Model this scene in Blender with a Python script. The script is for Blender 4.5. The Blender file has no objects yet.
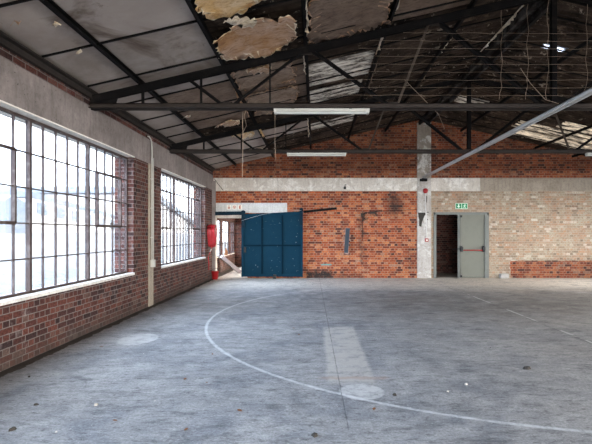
import bpy, bmesh, math, random
from mathutils import Vector, Matrix
random.seed(11)
sc = bpy.context.scene
C = sc.collection
PI = math.pi

# ------------------------------------------------------------------ camera, world, light, exposure
F = 460.0            # focal length in pixels of the 592 px wide frame
EYE = 1.5
cam_d = bpy.data.cameras.new('camera'); cam = bpy.data.objects.new('camera', cam_d); C.objects.link(cam)
cam.location = (0, 0, EYE); cam.rotation_euler = (PI/2, 0, 0)
cam_d.sensor_width = 36.0; cam_d.lens = F/592*36; cam_d.shift_x = -19/592; cam_d.shift_y = 11/592
cam_d.clip_start = 0.05; cam_d.clip_end = 300
sc.camera = cam

w = bpy.data.worlds.new('sky'); sc.world = w; w.use_nodes = True
wn = w.node_tree.nodes; wn.clear()
wo = wn.new('ShaderNodeOutputWorld'); bg = wn.new('ShaderNodeBackground')
bg.inputs[1].default_value = 1.7
# hazy sky: cool away from the sun (over the windows), warmer and brighter towards it
tc = wn.new('ShaderNodeTexCoord'); sx = wn.new('ShaderNodeSeparateXYZ'); cr = wn.new('ShaderNodeValToRGB'); mr = wn.new('ShaderNodeMapRange')
w.node_tree.links.new(tc.outputs['Generated'], sx.inputs[0]); w.node_tree.links.new(sx.outputs[0], mr.inputs[0])
mr.inputs[1].default_value = -1; mr.inputs[2].default_value = 1; w.node_tree.links.new(mr.outputs[0], cr.inputs[0])
cr.color_ramp.elements[0].color = (.52, .60, .70, 1); cr.color_ramp.elements[1].color = (1.0, .90, .78, 1)
w.node_tree.links.new(cr.outputs[0], bg.inputs[0])
my = wn.new('ShaderNodeMapRange'); w.node_tree.links.new(sx.outputs[1], my.inputs[0])   # unseen sky behind the viewer, brightened to light the far wall
my.inputs[1].default_value = 1; my.inputs[2].default_value = -1; my.inputs[3].default_value = 1.0; my.inputs[4].default_value = 4.2
w.node_tree.links.new(my.outputs[0], bg.inputs[1])
w.node_tree.links.new(bg.outputs[0], wo.inputs[0])

XL, XR = -3.40, 10.60      # side walls (inner faces)
YB, YF = 15.33, -7.0       # far wall, wall behind the camera
RX = 3.6                   # ridge
W1, W2 = (4.22, 8.63), (10.17, 14.25)
WINDOWS_L = [(-5.9, -1.5), (-0.9, 3.3), W1, W2]
SILL, HEAD = 0.75, 2.92

def portal(name, loc, rot, sx, sy):
    d = bpy.data.lights.new(name, 'AREA'); d.shape = 'RECTANGLE'; d.size = sx; d.size_y = sy
    d.cycles.is_portal = True
    o = bpy.data.objects.new(name, d); C.objects.link(o); o.location = loc; o.rotation_euler = rot
for (a, b) in WINDOWS_L:
    portal('daylight_portal', (XL-.42, (a+b)/2, (SILL+HEAD)/2), (0, -PI/2, 0), HEAD-SILL, b-a)
    portal('daylight_portal', (XR+.42, (a+b)/2, (SILL+HEAD)/2), (0, PI/2, 0), HEAD-SILL, b-a)
portal('daylight_portal', (.4, 17.95, 1.4), (0, PI/2, 0), 2.6, 4.1)
portal('daylight_portal', (-3.72, 18.3, 1.3), (0, -PI/2, 0), 1.5, 3.6)
portal('daylight_portal', (3.6, YF-.4, 1.6), (-PI/2, 0, PI), 9.0, 3.2)

sc.view_settings.view_transform = 'Standard'; sc.view_settings.look = 'None'
sc.view_settings.gamma = 1; sc.view_settings.use_curve_mapping = False
sc.view_settings.exposure = 3.52
try:
    sc.cycles.max_bounces = 10; sc.cycles.diffuse_bounces = 6; sc.cycles.transparent_max_bounces = 12
    sc.cycles.use_denoising = True; sc.cycles.caustics_reflective = False; sc.cycles.caustics_refractive = False
except Exception: pass

# ------------------------------------------------------------------ helpers
class MB:
    """collects shapes in world coordinates, becomes one mesh object"""
    def __init__(s): s.v = []; s.f = []; s.smooth = False
    def add(s, vs, fs):
        n = len(s.v); s.v += [tuple(v) for v in vs]; s.f += [tuple(i+n for i in f) for f in fs]; return s
    def box(s, x0, x1, y0, y1, z0, z1):
        v = [(x, y, z) for x in (x0, x1) for y in (y0, y1) for z in (z0, z1)]
        return s.add(v, [(0,1,3,2),(4,6,7,5),(0,4,5,1),(2,3,7,6),(0,2,6,4),(1,5,7,3)])
    def bar(s, p, q, w, h, up=(0,0,1)):
        p, q = Vector(p), Vector(q); d = (q-p).normalized(); u = Vector(up)
        if abs(d.dot(u)) > .99: u = Vector((0,1,0))
        a = d.cross(u).normalized(); b = a.cross(d).normalized()
        v = [e + a*(i*w/2) + b*(j*h/2) for e in (p, q) for i in (-1,1) for j in (-1,1)]
        return s.add(v, [(0,1,3,2),(4,6,7,5),(0,4,5,1),(2,3,7,6),(0,2,6,4),(1,5,7,3)])
    def angle(s, p, q, w, t, up=(0,0,1)):
        """rolled steel angle: a horizontal and a vertical leg"""
        p, q = Vector(p), Vector(q); d = (q-p).normalized(); u = Vector(up)
        if abs(d.dot(u)) > .99: u = Vector((0,1,0))
        a = d.cross(u).normalized(); b = a.cross(d).normalized()
        s.bar(p + b*(w/2-t/2), q + b*(w/2-t/2), w, t, up); s.bar(p + a*(w/2-t/2) - b*t/2, q + a*(w/2-t/2) - b*t/2, t, w-t, up); return s
    def tube(s, pts, r, n=6, closed=False):
        pts = [Vector(p) for p in pts]; m = len(pts); rings = []
        for i, p in enumerate(pts):
            a = pts[(i-1) % m] if (closed or i > 0) else p; b = pts[(i+1) % m] if (closed or i < m-1) else p
            d = (b-a).normalized(); u = Vector((0,0,1)) if abs(d.z) < .9 else Vector((0,1,0))
            e = d.cross(u).normalized(); g = e.cross(d).normalized()
            rr = r[i] if isinstance(r, (list, tuple)) else r
            rings.append([p + e*rr*math.cos(2*PI*k/n) + g*rr*math.sin(2*PI*k/n) for k in range(n)])
        v = [x for ring in rings for x in ring]; f = []
        for i in range(m if closed else m-1):
            j = (i+1) % m
            for k in range(n): f.append((i*n+k, i*n+(k+1)%n, j*n+(k+1)%n, j*n+k))
        if not closed: f += [tuple(range(n-1,-1,-1)), tuple(range((m-1)*n, m*n))]
        return s.add(v, f)
    def lathe(s, c, prof, n=20, axis='z'):
        c = Vector(c); v = []; f = []
        for (r, h) in prof:
            for k in range(n):
                a = 2*PI*k/n; x, y = r*math.cos(a), r*math.sin(a)
                v.append(c + (Vector((x, y, h)) if axis == 'z' else Vector((x, -h, y)) if axis == 'y' else Vector((h, x, y))))
        for i in range(len(prof)-1):
            for k in range(n): f.append((i*n+k, i*n+(k+1)%n, (i+1)*n+(k+1)%n, (i+1)*n+k))
        f += [tuple(range(n-1,-1,-1)), tuple(range((len(prof)-1)*n, len(prof)*n))]
        return s.add(v, f)
    def prism(s, poly, off):
        """poly: 3-D points; off: thickness vector"""
        o = Vector(off); n = len(poly); v = [Vector(p) for p in poly] + [Vector(p)+o for p in poly]
        f = [tuple(range(n)), tuple(range(2*n-1, n-1, -1))] + [(i, n+i, n+(i+1)%n, (i+1)%n) for i in range(n)]
        return s.add(v, f)
    def build(s, name, mat, parent=None, bevel=0, smooth=False):
        me = bpy.data.meshes.new(name)
        o = bpy.data.objects.new(name, me)
        if parent is not None:
            o.parent = parent; off = Vector(parent.location)
            if parent.parent is not None: off = off + Vector(parent.parent.location)
        else:
            off = Vector((0,0,0))
            if s.v and name not in KEEP0:
                xs, ys, zs = zip(*s.v); off = Vector(((min(xs)+max(xs))/2, (min(ys)+max(ys))/2, min(zs)))
            o.location = off
        me.from_pydata([tuple(Vector(v)-off) for v in s.v], [], s.f)
        bm = bmesh.new(); bm.from_mesh(me); bmesh.ops.recalc_face_normals(bm, faces=bm.faces); bm.to_mesh(me); bm.free()
        me.materials.append(mat); C.objects.link(o)
        if smooth:
            for p in me.polygons: p.use_smooth = True
        if bevel:
            m = o.modifiers.new('bevel', 'BEVEL'); m.width = bevel; m.segments = 2; m.limit_method = 'ANGLE'
        return o
KEEP0 = {'floor', 'ceiling', 'wall_left', 'wall_right', 'wall_back', 'wall_front'}

def tag(o, label, cat, group=None):
    o['label'] = label; o['category'] = cat
    if group: o['group'] = group
    return o
def thing(name, label, cat, loc, group=None):
    o = bpy.data.objects.new(name, None); C.objects.link(o); o.location = loc; o.empty_display_size = .1
    return tag(o, label, cat, group)
def struct(o): o['kind'] = 'structure'; return o
def ordinal(n): return ['first','second','third','fourth','fifth','sixth','seventh','eighth','ninth','tenth','eleventh','twelfth','thirteenth','fourteenth','fifteenth','sixteenth'][n]

# ------------------------------------------------------------------ materials
class NT:
    def __init__(s, name):
        s.m = bpy.data.materials.new(name); s.m.use_nodes = True; s.t = s.m.node_tree; s.t.nodes.clear()
        s.out = s.n('ShaderNodeOutputMaterial')
    def n(s, ty, **k):
        o = s.t.nodes.new(ty)
        for a, b in k.items(): setattr(o, a, b)
        return o
    def l(s, a, b): s.t.links.new(a, b)
    def set(s, sock, v):
        if hasattr(v, 'is_linked') or hasattr(v, 'links'): s.l(v, sock)
        else: sock.default_value = v
    def math(s, op, a, b=None, c=None, clamp=False):
        o = s.n('ShaderNodeMath', operation=op); o.use_clamp = clamp; s.set(o.inputs[0], a)
        if b is not None: s.set(o.inputs[1], b)
        if c is not None: s.set(o.inputs[2], c)
        return o.outputs[0]
    def noise(s, vec, scale, detail=4, rough=.6, dist=0):
        o = s.n('ShaderNodeTexNoise'); s.l(vec, o.inputs['Vector']); o.inputs['Scale'].default_value = scale
        o.inputs['Detail'].default_value = detail; o.inputs['Roughness'].default_value = rough; o.inputs['Distortion'].default_value = dist
        return o.outputs[0]
    def ramp(s, fac, stops, interp='LINEAR'):
        o = s.n('ShaderNodeValToRGB'); s.l(fac, o.inputs[0]); r = o.color_ramp; r.interpolation = interp
        while len(r.elements) < len(stops): r.elements.new(.5)
        for e, (p, c) in zip(r.elements, stops):
            e.position = p; e.color = (c, c, c, 1) if isinstance(c, (int, float)) else (*c, 1)
        return o.outputs[0]
    def mix(s, fac, a, b, blend='MIX'):
        o = s.n('ShaderNodeMix', data_type='RGBA', blend_type=blend)
        s.set(o.inputs[0], fac)
        for i, v in ((6, a), (7, b)):
            if isinstance(v, tuple) and len(v) == 3: v = (*v, 1)
            s.set(o.inputs[i], v)
        return o.outputs[2]
    def pos(s, scale=(1,1,1)):
        g = s.n('ShaderNodeNewGeometry')
        if scale == (1,1,1): return g.outputs['Position']
        m = s.n('ShaderNodeVectorMath', operation='MULTIPLY'); s.l(g.outputs['Position'], m.inputs[0]); m.inputs[1].default_value = scale
        return m.outputs[0]
    def xyz(s, vec):
        o = s.n('ShaderNodeSeparateXYZ'); s.l(vec, o.inputs[0]); return o.outputs
    def comb(s, x, y, z):
        o = s.n('ShaderNodeCombineXYZ')
        for i, v in enumerate((x, y, z)): s.set(o.inputs[i], v)
        return o.outputs[0]
    def bump(s, h, strength=.5, dist=.01):
        o = s.n('ShaderNodeBump'); s.l(h, o.inputs['Height']); o.inputs['Strength'].default_value = strength; o.inputs['Distance'].default_value = dist
        return o.outputs[0]
    def done(s, col, rough=.8, metal=0, bump=None, spec=.3, **k):
        b = s.n('ShaderNodeBsdfPrincipled')
        if isinstance(col, tuple): col = (*col, 1) if len(col) == 3 else col
        s.set(b.inputs['Base Color'], col); s.set(b.inputs['Roughness'], rough); b.inputs['Metallic'].default_value = metal
        b.inputs['Specular IOR Level'].default_value = spec
        if bump: s.l(bump, b.inputs['Normal'])
        s.l(b.outputs[0], s.out.inputs[0]); return s.m

def band(t, v, a, b, soft=.02):
    """1 where a < v < b"""
    lo = t.math('SMOOTHSTEP', v, a-soft, a+soft) if False else t.math('MULTIPLY_ADD', v, 1/(2*soft), -(a-soft)/(2*soft), clamp=True)
    hi = t.math('MULTIPLY_ADD', v, -1/(2*soft), (b+soft)/(2*soft), clamp=True)
    return t.math('MULTIPLY', lo, hi)

def brick_nodes(t, w_=.225, h_=.076, mortar=.007, stops=None, mortar_col=(.20,.17,.15)):
    g = t.n('ShaderNodeNewGeometry'); p = t.xyz(g.outputs['Position']); nn = t.xyz(g.outputs['True Normal'])
    side = t.math('GREATER_THAN', t.math('ABSOLUTE', nn[0]), .5)
    flat = t.math('GREATER_THAN', t.math('ABSOLUTE', nn[2]), .5)
    u = t.math('ADD', t.math('MULTIPLY', p[1], side), t.math('MULTIPLY', p[0], t.math('SUBTRACT', 1.0, side)))
    v = t.math('ADD', t.math('MULTIPLY', p[1], flat), t.math('MULTIPLY', p[2], t.math('SUBTRACT', 1.0, flat)))
    wob = t.noise(g.outputs['Position'], 6, 2, .5)
    v = t.math('ADD', v, t.math('MULTIPLY', t.math('SUBTRACT', wob, .5), .012))
    vec = t.comb(u, v, 0.0)
    b = t.n('ShaderNodeTexBrick'); t.l(vec, b.inputs['Vector'])
    b.inputs['Color1'].default_value = (0,0,0,1); b.inputs['Color2'].default_value = (1,1,1,1); b.inputs['Mortar'].default_value = (.5,.5,.5,1)
    b.inputs['Scale'].default_value = 1; b.inputs['Mortar Size'].default_value = mortar; b.inputs['Mortar Smooth'].default_value = .3
    b.inputs['Bias'].default_value = 0; b.squash = .5; b.squash_frequency = 2; b.offset = .5; b.inputs['Brick Width'].default_value = w_; b.inputs['Row Height'].default_value = h_
    rnd = t.xyz(b.outputs['Color'])[0]
    col = t.ramp(rnd, stops)
    grain = t.noise(g.outputs['Position'], 38, 3, .7)
    col = t.mix(.75, col, t.ramp(grain, [(.3, .25), (.62, 1.15)]), 'MULTIPLY')
    wide = t.noise(g.outputs['Position'], 1.3, 4, .65)
    col = t.mix(.6, col, t.ramp(wide, [(.3, .55), (.65, 1.0)]), 'MULTIPLY')
    mc = t.mix(.7, mortar_col, t.ramp(t.noise(g.outputs['Position'], 20, 2), [(.3, .5), (.7, 1.0)]), 'MULTIPLY')
    col = t.mix(b.outputs['Fac'], col, mc)
    h = t.math('ADD', t.math('MULTIPLY', t.math('SUBTRACT', 1.0, b.outputs['Fac']), 1.0), t.math('MULTIPLY', grain, .4))
    return col, h, p, g.outputs['Position'], rnd, b.outputs['Fac']

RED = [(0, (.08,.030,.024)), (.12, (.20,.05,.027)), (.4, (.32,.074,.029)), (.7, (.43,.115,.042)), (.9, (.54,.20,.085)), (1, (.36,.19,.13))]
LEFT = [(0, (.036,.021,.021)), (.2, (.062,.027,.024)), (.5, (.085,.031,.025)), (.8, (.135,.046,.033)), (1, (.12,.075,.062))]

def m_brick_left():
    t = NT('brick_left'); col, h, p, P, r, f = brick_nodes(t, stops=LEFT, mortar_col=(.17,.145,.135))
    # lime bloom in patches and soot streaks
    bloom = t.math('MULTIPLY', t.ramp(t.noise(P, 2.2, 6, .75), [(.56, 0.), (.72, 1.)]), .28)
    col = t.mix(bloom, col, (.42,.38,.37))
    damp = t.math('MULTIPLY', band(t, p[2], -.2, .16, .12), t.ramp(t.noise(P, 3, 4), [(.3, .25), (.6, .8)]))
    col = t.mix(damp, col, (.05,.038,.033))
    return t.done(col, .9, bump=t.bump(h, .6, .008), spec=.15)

def m_brick_back():
    t = NT('brick_back'); col, h, p, P, r, f = brick_nodes(t, stops=RED, mortar_col=(.33,.235,.175))
    # worn cream limewash on the bay past the pillar, below the ring beam
    edge = t.math('ADD', p[0], t.math('MULTIPLY', t.math('SUBTRACT', t.noise(P, 3), .5), .2))
    ez = t.math('ADD', p[2], t.math('MULTIPLY', t.math('SUBTRACT', t.noise(P, 4), .5), .05))
    bay = t.math('MULTIPLY', t.math('GREATER_THAN', p[0], 3.8), t.math('LESS_THAN', p[2], 3.0))
    clean = t.math('MULTIPLY', t.math('GREATER_THAN', edge, 6.5), t.math('LESS_THAN', ez, .57))
    bay = t.math('MULTIPLY', bay, t.math('SUBTRACT', 1.0, clean))
    wear = t.ramp(t.noise(P, 26, 5, .8), [(.36, .25), (.5, 1.)])
    wear2 = t.ramp(t.noise(P, 2.2, 4, .6), [(.34, .62), (.6, 1.)])
    wear3 = t.ramp(r, [(.0, .55), (.3, 1.), (.75, 1.), (.95, .5)])
    wash = t.mix(t.noise(P, 9, 4), (.23,.195,.135), (.38,.325,.24))
    wash = t.mix(t.ramp(r, [(.43, 0.), (.5, .55), (.57, 0.)]), wash, (.66,.61,.52))
    wash = t.mix(t.math('MULTIPLY', f, .6), wash, (.25,.215,.17))
    k = t.math('MULTIPLY', t.math('MULTIPLY', bay, wear), t.math('MULTIPLY', wear2, wear3))
    col = t.mix(t.math('MULTIPLY', bay, .6), col, t.mix(.5, (.20,.15,.10), col)); col = t.mix(k, col, wash)
    # old sooty smear marks: an L-shaped pipe scar and a burn at the foot of the wall
    pn = t.math('SUBTRACT', t.noise(P, 5, 4, .7), .5)
    xx = t.math('ADD', p[0], t.math('MULTIPLY', pn, .5)); zz = t.math('ADD', p[2], t.math('MULTIPLY', t.math('SUBTRACT', t.noise(P, 8, 4, .7), .5), .4))
    def blob(x0, x1, z0, z1, s, k_):
        return t.math('MULTIPLY', t.math('MULTIPLY', band(t, xx, x0, x1, s), band(t, zz, z0, z1, s)), k_)
    rough = t.ramp(t.noise(P, 14, 4, .7), [(.3, .55), (.5, 1.)])
    marks = blob(1.5, 1.62, 1.8, 2.15, .06, .7)
    for a in ((1.50, 1.62, .5, 1.9, .07, .55), (1.78, 2.08, 2.08, 2.24, .05, 1.), (1.5, 1.7, 1.85, 2.2, .06, 1.), (2.45, 2.85, 2.1, 2.85, .2, .85), (-.3, .55, -.02, .24, .07, 1.), (.5, 1.6, 0, .12, .08, .6), (6.6, 10, -.1, .6, .05, .35), (3.0, 3.4, .4, 1.0, .15, .3), (6.4, 6.6, .0, 3.0, .1, .1)):
        marks = t.math('MAXIMUM', marks, blob(*a))
    col = t.mix(t.math('MULTIPLY', marks, rough), col, (.03,.024,.022))
    chalk = blob(1.0, 1.12, .8, 1.6, .06, .6)
    col = t.mix(t.math('MULTIPLY', chalk, rough), col, (.6,.5,.45))
    teal = t.math('MULTIPLY', t.math('MULTIPLY', band(t, p[0], .2, .55, .03), band(t, p[2], .42, .47, .015)), .8)
    col = t.mix(teal, col, (.08,.30,.30))
    # smoke-stained gable above the beam
    smoke = t.math('MULTIPLY', band(t, p[2], 3.3, 9, .3), t.ramp(t.noise(P, 1.6, 5, .7), [(.3, .85), (.65, .1)]))
    col = t.mix(smoke, col, t.mix(.75, col, (.05,.03,.025)))
    return t.done(col, .9, bump=t.bump(h, .6, .008), spec=.15)

def m_brick_dark():
    t = NT('brick_passage'); col, h, p, P, r, f = brick_nodes(t, stops=LEFT, mortar_col=(.12,.09,.07))
    return t.done(col, .9, bump=t.bump(h, .5, .008), spec=.1)

def m_concrete(name, base, dark, light=None, streak=True):
    t = NT(name); P = t.pos()
    n1 = t.noise(P, 1.7, 6, .7); n2 = t.noise(P, 22, 4, .7); n3 = t.noise(t.pos((6, 6, .7)), 2.2, 4, .65)
    col = t.mix(t.ramp(n1, [(.35, 0.), (.65, 1.)]), dark, base)
    if light: col = t.mix(t.ramp(t.noise(P, 2.4, 5, .75, .4), [(.5, 0.), (.6, .85)]), col, light)
    if streak: col = t.mix(t.ramp(n3, [(.5, 0.), (.75, .4)]), col, tuple(c*.45 for c in dark))
    col = t.mix(.5, col, t.ramp(n2, [(.3, .6), (.6, 1.)]), 'MULTIPLY')
    pit = t.ramp(t.noise(P, 34, 2, .5), [(.66, 0.), (.72, .75)])
    col = t.mix(pit, col, tuple(c*.3 for c in dark))
    return t.done(col, .88, bump=t.bump(n2, .3, .01), spec=.2)

def m_floor():
    t = NT('floor_concrete'); P = t.pos(); p = t.xyz(P)
    base = t.mix(t.ramp(t.noise(P, .55, 5, .6, .3), [(.35, 0.), (.65, 1.)]), (.20,.21,.228), (.34,.342,.35))
    base = t.mix(t.ramp(t.noise(P, 2.6, 6, .72, .5), [(.4, 0.), (.68, .75)]), base, (.43,.43,.437))
    base = t.mix(t.math('MULTIPLY', t.ramp(t.noise(P, 1.1, 5, .6, 1.0), [(.48, 0.), (.62, 1.)]), .4), base, (.11,.13,.17))
    # warm light painted in towards the right; dusty far strip, brightened against weak light
    warm = t.math('MULTIPLY', t.math('MULTIPLY_ADD', p[0], .16, -.15, clamp=True), t.ramp(t.noise(P, .8, 4), [(.3, .35), (.6, 1.)]))
    base = t.mix(t.math('MULTIPLY', warm, .8), base, (.37,.325,.28))
    dust_and_light = t.math('MULTIPLY', t.math('MULTIPLY_ADD', t.math('ADD', p[1], t.math('MULTIPLY', t.noise(P, .9), 2.0)), .6, -7.6, clamp=True), .8)
    base = t.mix(dust_and_light, base, (.78,.73,.66))
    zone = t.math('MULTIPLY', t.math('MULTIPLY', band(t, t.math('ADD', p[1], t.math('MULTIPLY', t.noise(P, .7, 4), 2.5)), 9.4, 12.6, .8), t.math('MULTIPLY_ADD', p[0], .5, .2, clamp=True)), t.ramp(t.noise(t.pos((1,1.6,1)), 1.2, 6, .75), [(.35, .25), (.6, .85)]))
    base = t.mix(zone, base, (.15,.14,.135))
    # scuffed dark streaks (long in X), pits
    st = t.noise(t.pos((.9, 3.6, 1)), 2.2, 7, .78, .6)
    base = t.mix(t.ramp(st, [(.535, 0.), (.70, .85)]), base, (.075,.08,.09))
    st2 = t.noise(t.pos((1.3, 3.0, 1)), 7, 6, .8)
    base = t.mix(t.ramp(st2, [(.53, 0.), (.66, .85)]), base, (.065,.066,.07))
    st3 = t.noise(t.pos((1.0, 2.0, 1)), 3.4, 8, .82, .3)
    base = t.mix(t.ramp(st3, [(.50, 0.), (.60, .55)]), base, (.60,.60,.60), 'MULTIPLY')
    base = t.mix(t.ramp(st3, [(.36, .45), (.44, 0.)]), base, (.52,.52,.52))
    blot = t.noise(t.pos((1.0, 1.9, 1)), 1.5, 5, .8, .6)
    base = t.mix(t.ramp(blot, [(.56, 0.), (.68, .8)]), base, (.085,.09,.10))
    fine = t.noise(P, 45, 4, .75)
    base = t.mix(.7, base, t.ramp(fine, [(.32, .45), (.58, 1.08)]), 'MULTIPLY')
    speck = t.ramp(t.noise(P, 60, 1, .5), [(.70, 0.), (.74, .7)])
    base = t.mix(speck, base, (.55,.54,.52))
    base = t.mix(t.math('MULTIPLY_ADD', p[0], .22, -.1, clamp=True), base, (1.0,.93,.86), 'MULTIPLY')  # warm light put into the floor colour, stronger to the right
    # dark dirt line at the foot of the window wall
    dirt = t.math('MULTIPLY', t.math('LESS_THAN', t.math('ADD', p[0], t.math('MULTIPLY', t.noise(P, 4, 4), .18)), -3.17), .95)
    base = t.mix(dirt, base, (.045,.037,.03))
    # whitish skim patches
    pn = t.math('SUBTRACT', t.noise(P, 7, 4, .7), .5)
    xx = t.math('MULTIPLY_ADD', pn, .07, p[0]); yy = t.math('MULTIPLY_ADD', pn, .12, p[1])
    worn = t.ramp(t.noise(P, 5, 5, .75), [(.36, .15), (.52, .8)])
    rect = t.math('MULTIPLY', band(t, xx, .13, .61, .025), band(t, yy, 4.6, 7.35, .08))
    base = t.mix(t.math('MULTIPLY', rect, worn), base, (.44,.42,.395))
    def ell(cx, cy, rx, ry):
        a = t.math('DIVIDE', t.math('SUBTRACT', xx, cx), rx); b = t.math('DIVIDE', t.math('SUBTRACT', yy, cy), ry)
        d = t.math('ADD', t.math('MULTIPLY', a, a), t.math('MULTIPLY', b, b))
        return t.math('MULTIPLY_ADD', d, -4.0, 4.5, clamp=True)
    base = t.mix(t.math('MULTIPLY', ell(.44, 4.35, .21, .22), t.math('MULTIPLY', worn, .75)), base, (.60,.60,.60))
    base = t.mix(t.math('MULTIPLY', ell(-2.5, 6.5, .26, .36), t.math('MULTIPLY', worn, .75)), base, (.55,.55,.55))
    rust = t.math('MULTIPLY', t.math('MULTIPLY', band(t, xx, .05, .75, .04), band(t, yy, 4.72, 4.8, .03)), .4)
    base = t.mix(rust, base, (.30,.17,.12))
    # court line: painted ring
    dx = t.math('SUBTRACT', p[0], 3.096); dy = t.math('SUBTRACT', p[1], 8.29)
    rr = t.math('SQRT', t.math('ADD', t.math('MULTIPLY', dx, dx), t.math('MULTIPLY', dy, dy)))
    rr = t.math('MULTIPLY_ADD', t.math('SUBTRACT', t.noise(P, 9), .5), .02, rr)
    line = t.math('MULTIPLY', band(t, rr, 4.90, 4.945, .010), t.ramp(t.noise(P, 12, 5, .8), [(.34, .2), (.56, .95)]))
    fade = t.math('MULTIPLY_ADD', p[1], -.25, 3.6, clamp=True)
    base = t.mix(t.math('MULTIPLY', line, t.math('MULTIPLY_ADD', fade, .5, .12)), base, (.68,.69,.71))
    # saw-cut joints
    jx = t.math('ADD', p[0], t.math('MULTIPLY', p[1], .0096))
    jn = t.math('MULTIPLY_ADD', t.math('SUBTRACT', t.noise(P, 10), .5), .02, jx)
    j1 = t.math('MULTIPLY', band(t, jn, .286, .294, .005), t.math('GREATER_THAN', p[1], 3.5))
    j2 = t.math('MULTIPLY', band(t, t.math('ADD', jn, 0.0), 3.80, 3.815, .006), t.ramp(t.noise(P, 1.5, 2), [(.45, 0.), (.55, 1.)]))
    j3 = t.math('MULTIPLY', band(t, p[1], 5.05, 5.06, .008), t.ramp(t.noise(P, .9, 2), [(.5, 0.), (.6, .6)]))
    j = t.math('MAXIMUM', t.math('MAXIMUM', j1, j2), j3)
    base = t.mix(t.math('MULTIPLY', t.math('MULTIPLY', j, t.ramp(t.noise(P, 7, 3), [(.35, .35), (.55, 1.)])), .85), base, (.04,.04,.045))
    l2 = t.math('MULTIPLY', band(t, jn, 3.83, 3.87, .008), t.ramp(t.noise(P, 2.0, 3), [(.5, 0.), (.56, .8)]))
    base = t.mix(l2, base, (.5,.48,.45))
    hgt = t.math('SUBTRACT', t.math('ADD', fine, t.noise(P, 6, 5)), j)
    return t.done(base, t.ramp(t.noise(P, 3, 4), [(.3, .55), (.7, .8)]), bump=t.bump(hgt, .25, .01), spec=.3)

def m_plain(name, col, rough=.6, metal=0, var=.25, scale=8, spec=.3, dirt=None, dirt_amt=.5):
    t = NT(name); P = t.pos(); n = t.noise(P, scale, 5, .7)
    c = t.mix(var*2, col, t.ramp(n, [(.3, .55), (.7, 1.)]), 'MULTIPLY')
    if dirt: c = t.mix(t.ramp(t.noise(P, scale*.6+1, 6, .75), [(.5, 0.), (.66, dirt_amt)]), c, dirt)
    return t.done(c, rough, metal, t.bump(n, .15, .005), spec)

def m_board():
    t = NT('ceiling_board_grey'); P = t.pos(); oi = t.n('ShaderNodeObjectInfo')
    c = t.mix(oi.outputs['Random'], (.28,.232,.20), (.37,.312,.275))
    c = t.mix(t.ramp(t.noise(P, 1.6, 5, .7, .4), [(.4, 0.), (.7, .7)]), c, (.46,.40,.355))
    c = t.mix(t.ramp(t.noise(P, 1.1, 5, .65, .8), [(.56, 0.), (.74, .85)]), c, (.10,.068,.05))
    c = t.mix(t.ramp(t.noise(t.pos((1,1,1)), 5, 6, .8), [(.62, 0.), (.72, .6)]), c, (.10,.07,.05))
    return t.done(c, .9, bump=t.bump(t.noise(P, 12, 4), .2, .01), spec=.1)

def m_torn(name, a, b, d):
    t = NT(name); P = t.pos()
    c = t.mix(t.ramp(t.noise(P, 2.6, 5, .6, .6), [(.36, 0.), (.62, 1.)]), a, b)
    c = t.mix(t.ramp(t.noise(t.pos((1,3,1)), 7, 6, .8, .5), [(.48, 0.), (.66, .8)]), c, d)
    c = t.mix(t.ramp(t.noise(P, 24, 3, .7), [(.6, 0.), (.7, .5)]), c, d)
    return t.done(c, .9, bump=t.bump(t.noise(P, 9, 5), .4, .02), spec=.1)

def m_deck():
    t = NT('charred_roof_sheet'); P = t.pos()
    c = t.mix(t.ramp(t.noise(P, 1.3, 6, .7, .8), [(.35, 0.), (.68, 1.)]), (.010,.008,.007), (.085,.060,.044))
    c = t.mix(t.ramp(t.noise(t.pos((.8,3,1)), 2.5, 6, .75, .4), [(.55, 0.), (.68, .8)]), c, (.20,.14,.10))
    c = t.mix(t.ramp(t.noise(P, 4.5, 5, .8, .5), [(.60, 0.), (.67, .8)]), c, (.42,.35,.28))
    return t.done(c, .9, bump=t.bump(t.noise(P, 8, 5), .5, .02), spec=.1)

def m_translucent(name, col, tr_=.012, ):
    t = NT(name); P = t.pos()
    c = t.mix(t.ramp(t.noise(t.pos((.7, 4, 1)), 3.0, 6, .75, .4), [(.42, 0.), (.58, 1.)]), (.06,.05,.045), col)
    d = t.n('ShaderNodeBsdfDiffuse'); t.l(c, d.inputs[0]); r = t.n('ShaderNodeBsdfTranslucent'); t.l(c, r.inputs[0])
    mx = t.n('ShaderNodeMixShader'); mx.inputs[0].default_value = tr_
    t.l(d.outputs[0], mx.inputs[1]); t.l(r.outputs[0], mx.inputs[2]); t.l(mx.outputs[0], t.out.inputs[0]); return t.m

def m_glass():
    t = NT('window_glass'); P = t.pos()
    tr = t.n('ShaderNodeBsdfTransparent'); gl = t.n('ShaderNodeBsdfGlossy'); gl.inputs['Roughness'].default_value = .05
    t.l(t.mix(t.ramp(t.noise(P, 1.2, 3), [(.35, 0.), (.7, 1.)]), (.93,.96,1.0), (.80,.88,.97)), tr.inputs[0])
    lw = t.n('ShaderNodeFresnel'); lw.inputs[0].default_value = 1.3
    mx = t.n('ShaderNodeMixShader'); t.l(t.math('MULTIPLY', lw.outputs[0], .5), mx.inputs[0])
    t.l(tr.outputs[0], mx.inputs[1]); t.l(gl.outputs[0], mx.inputs[2]); t.l(mx.outputs[0], t.out.inputs[0]); return t.m

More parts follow.
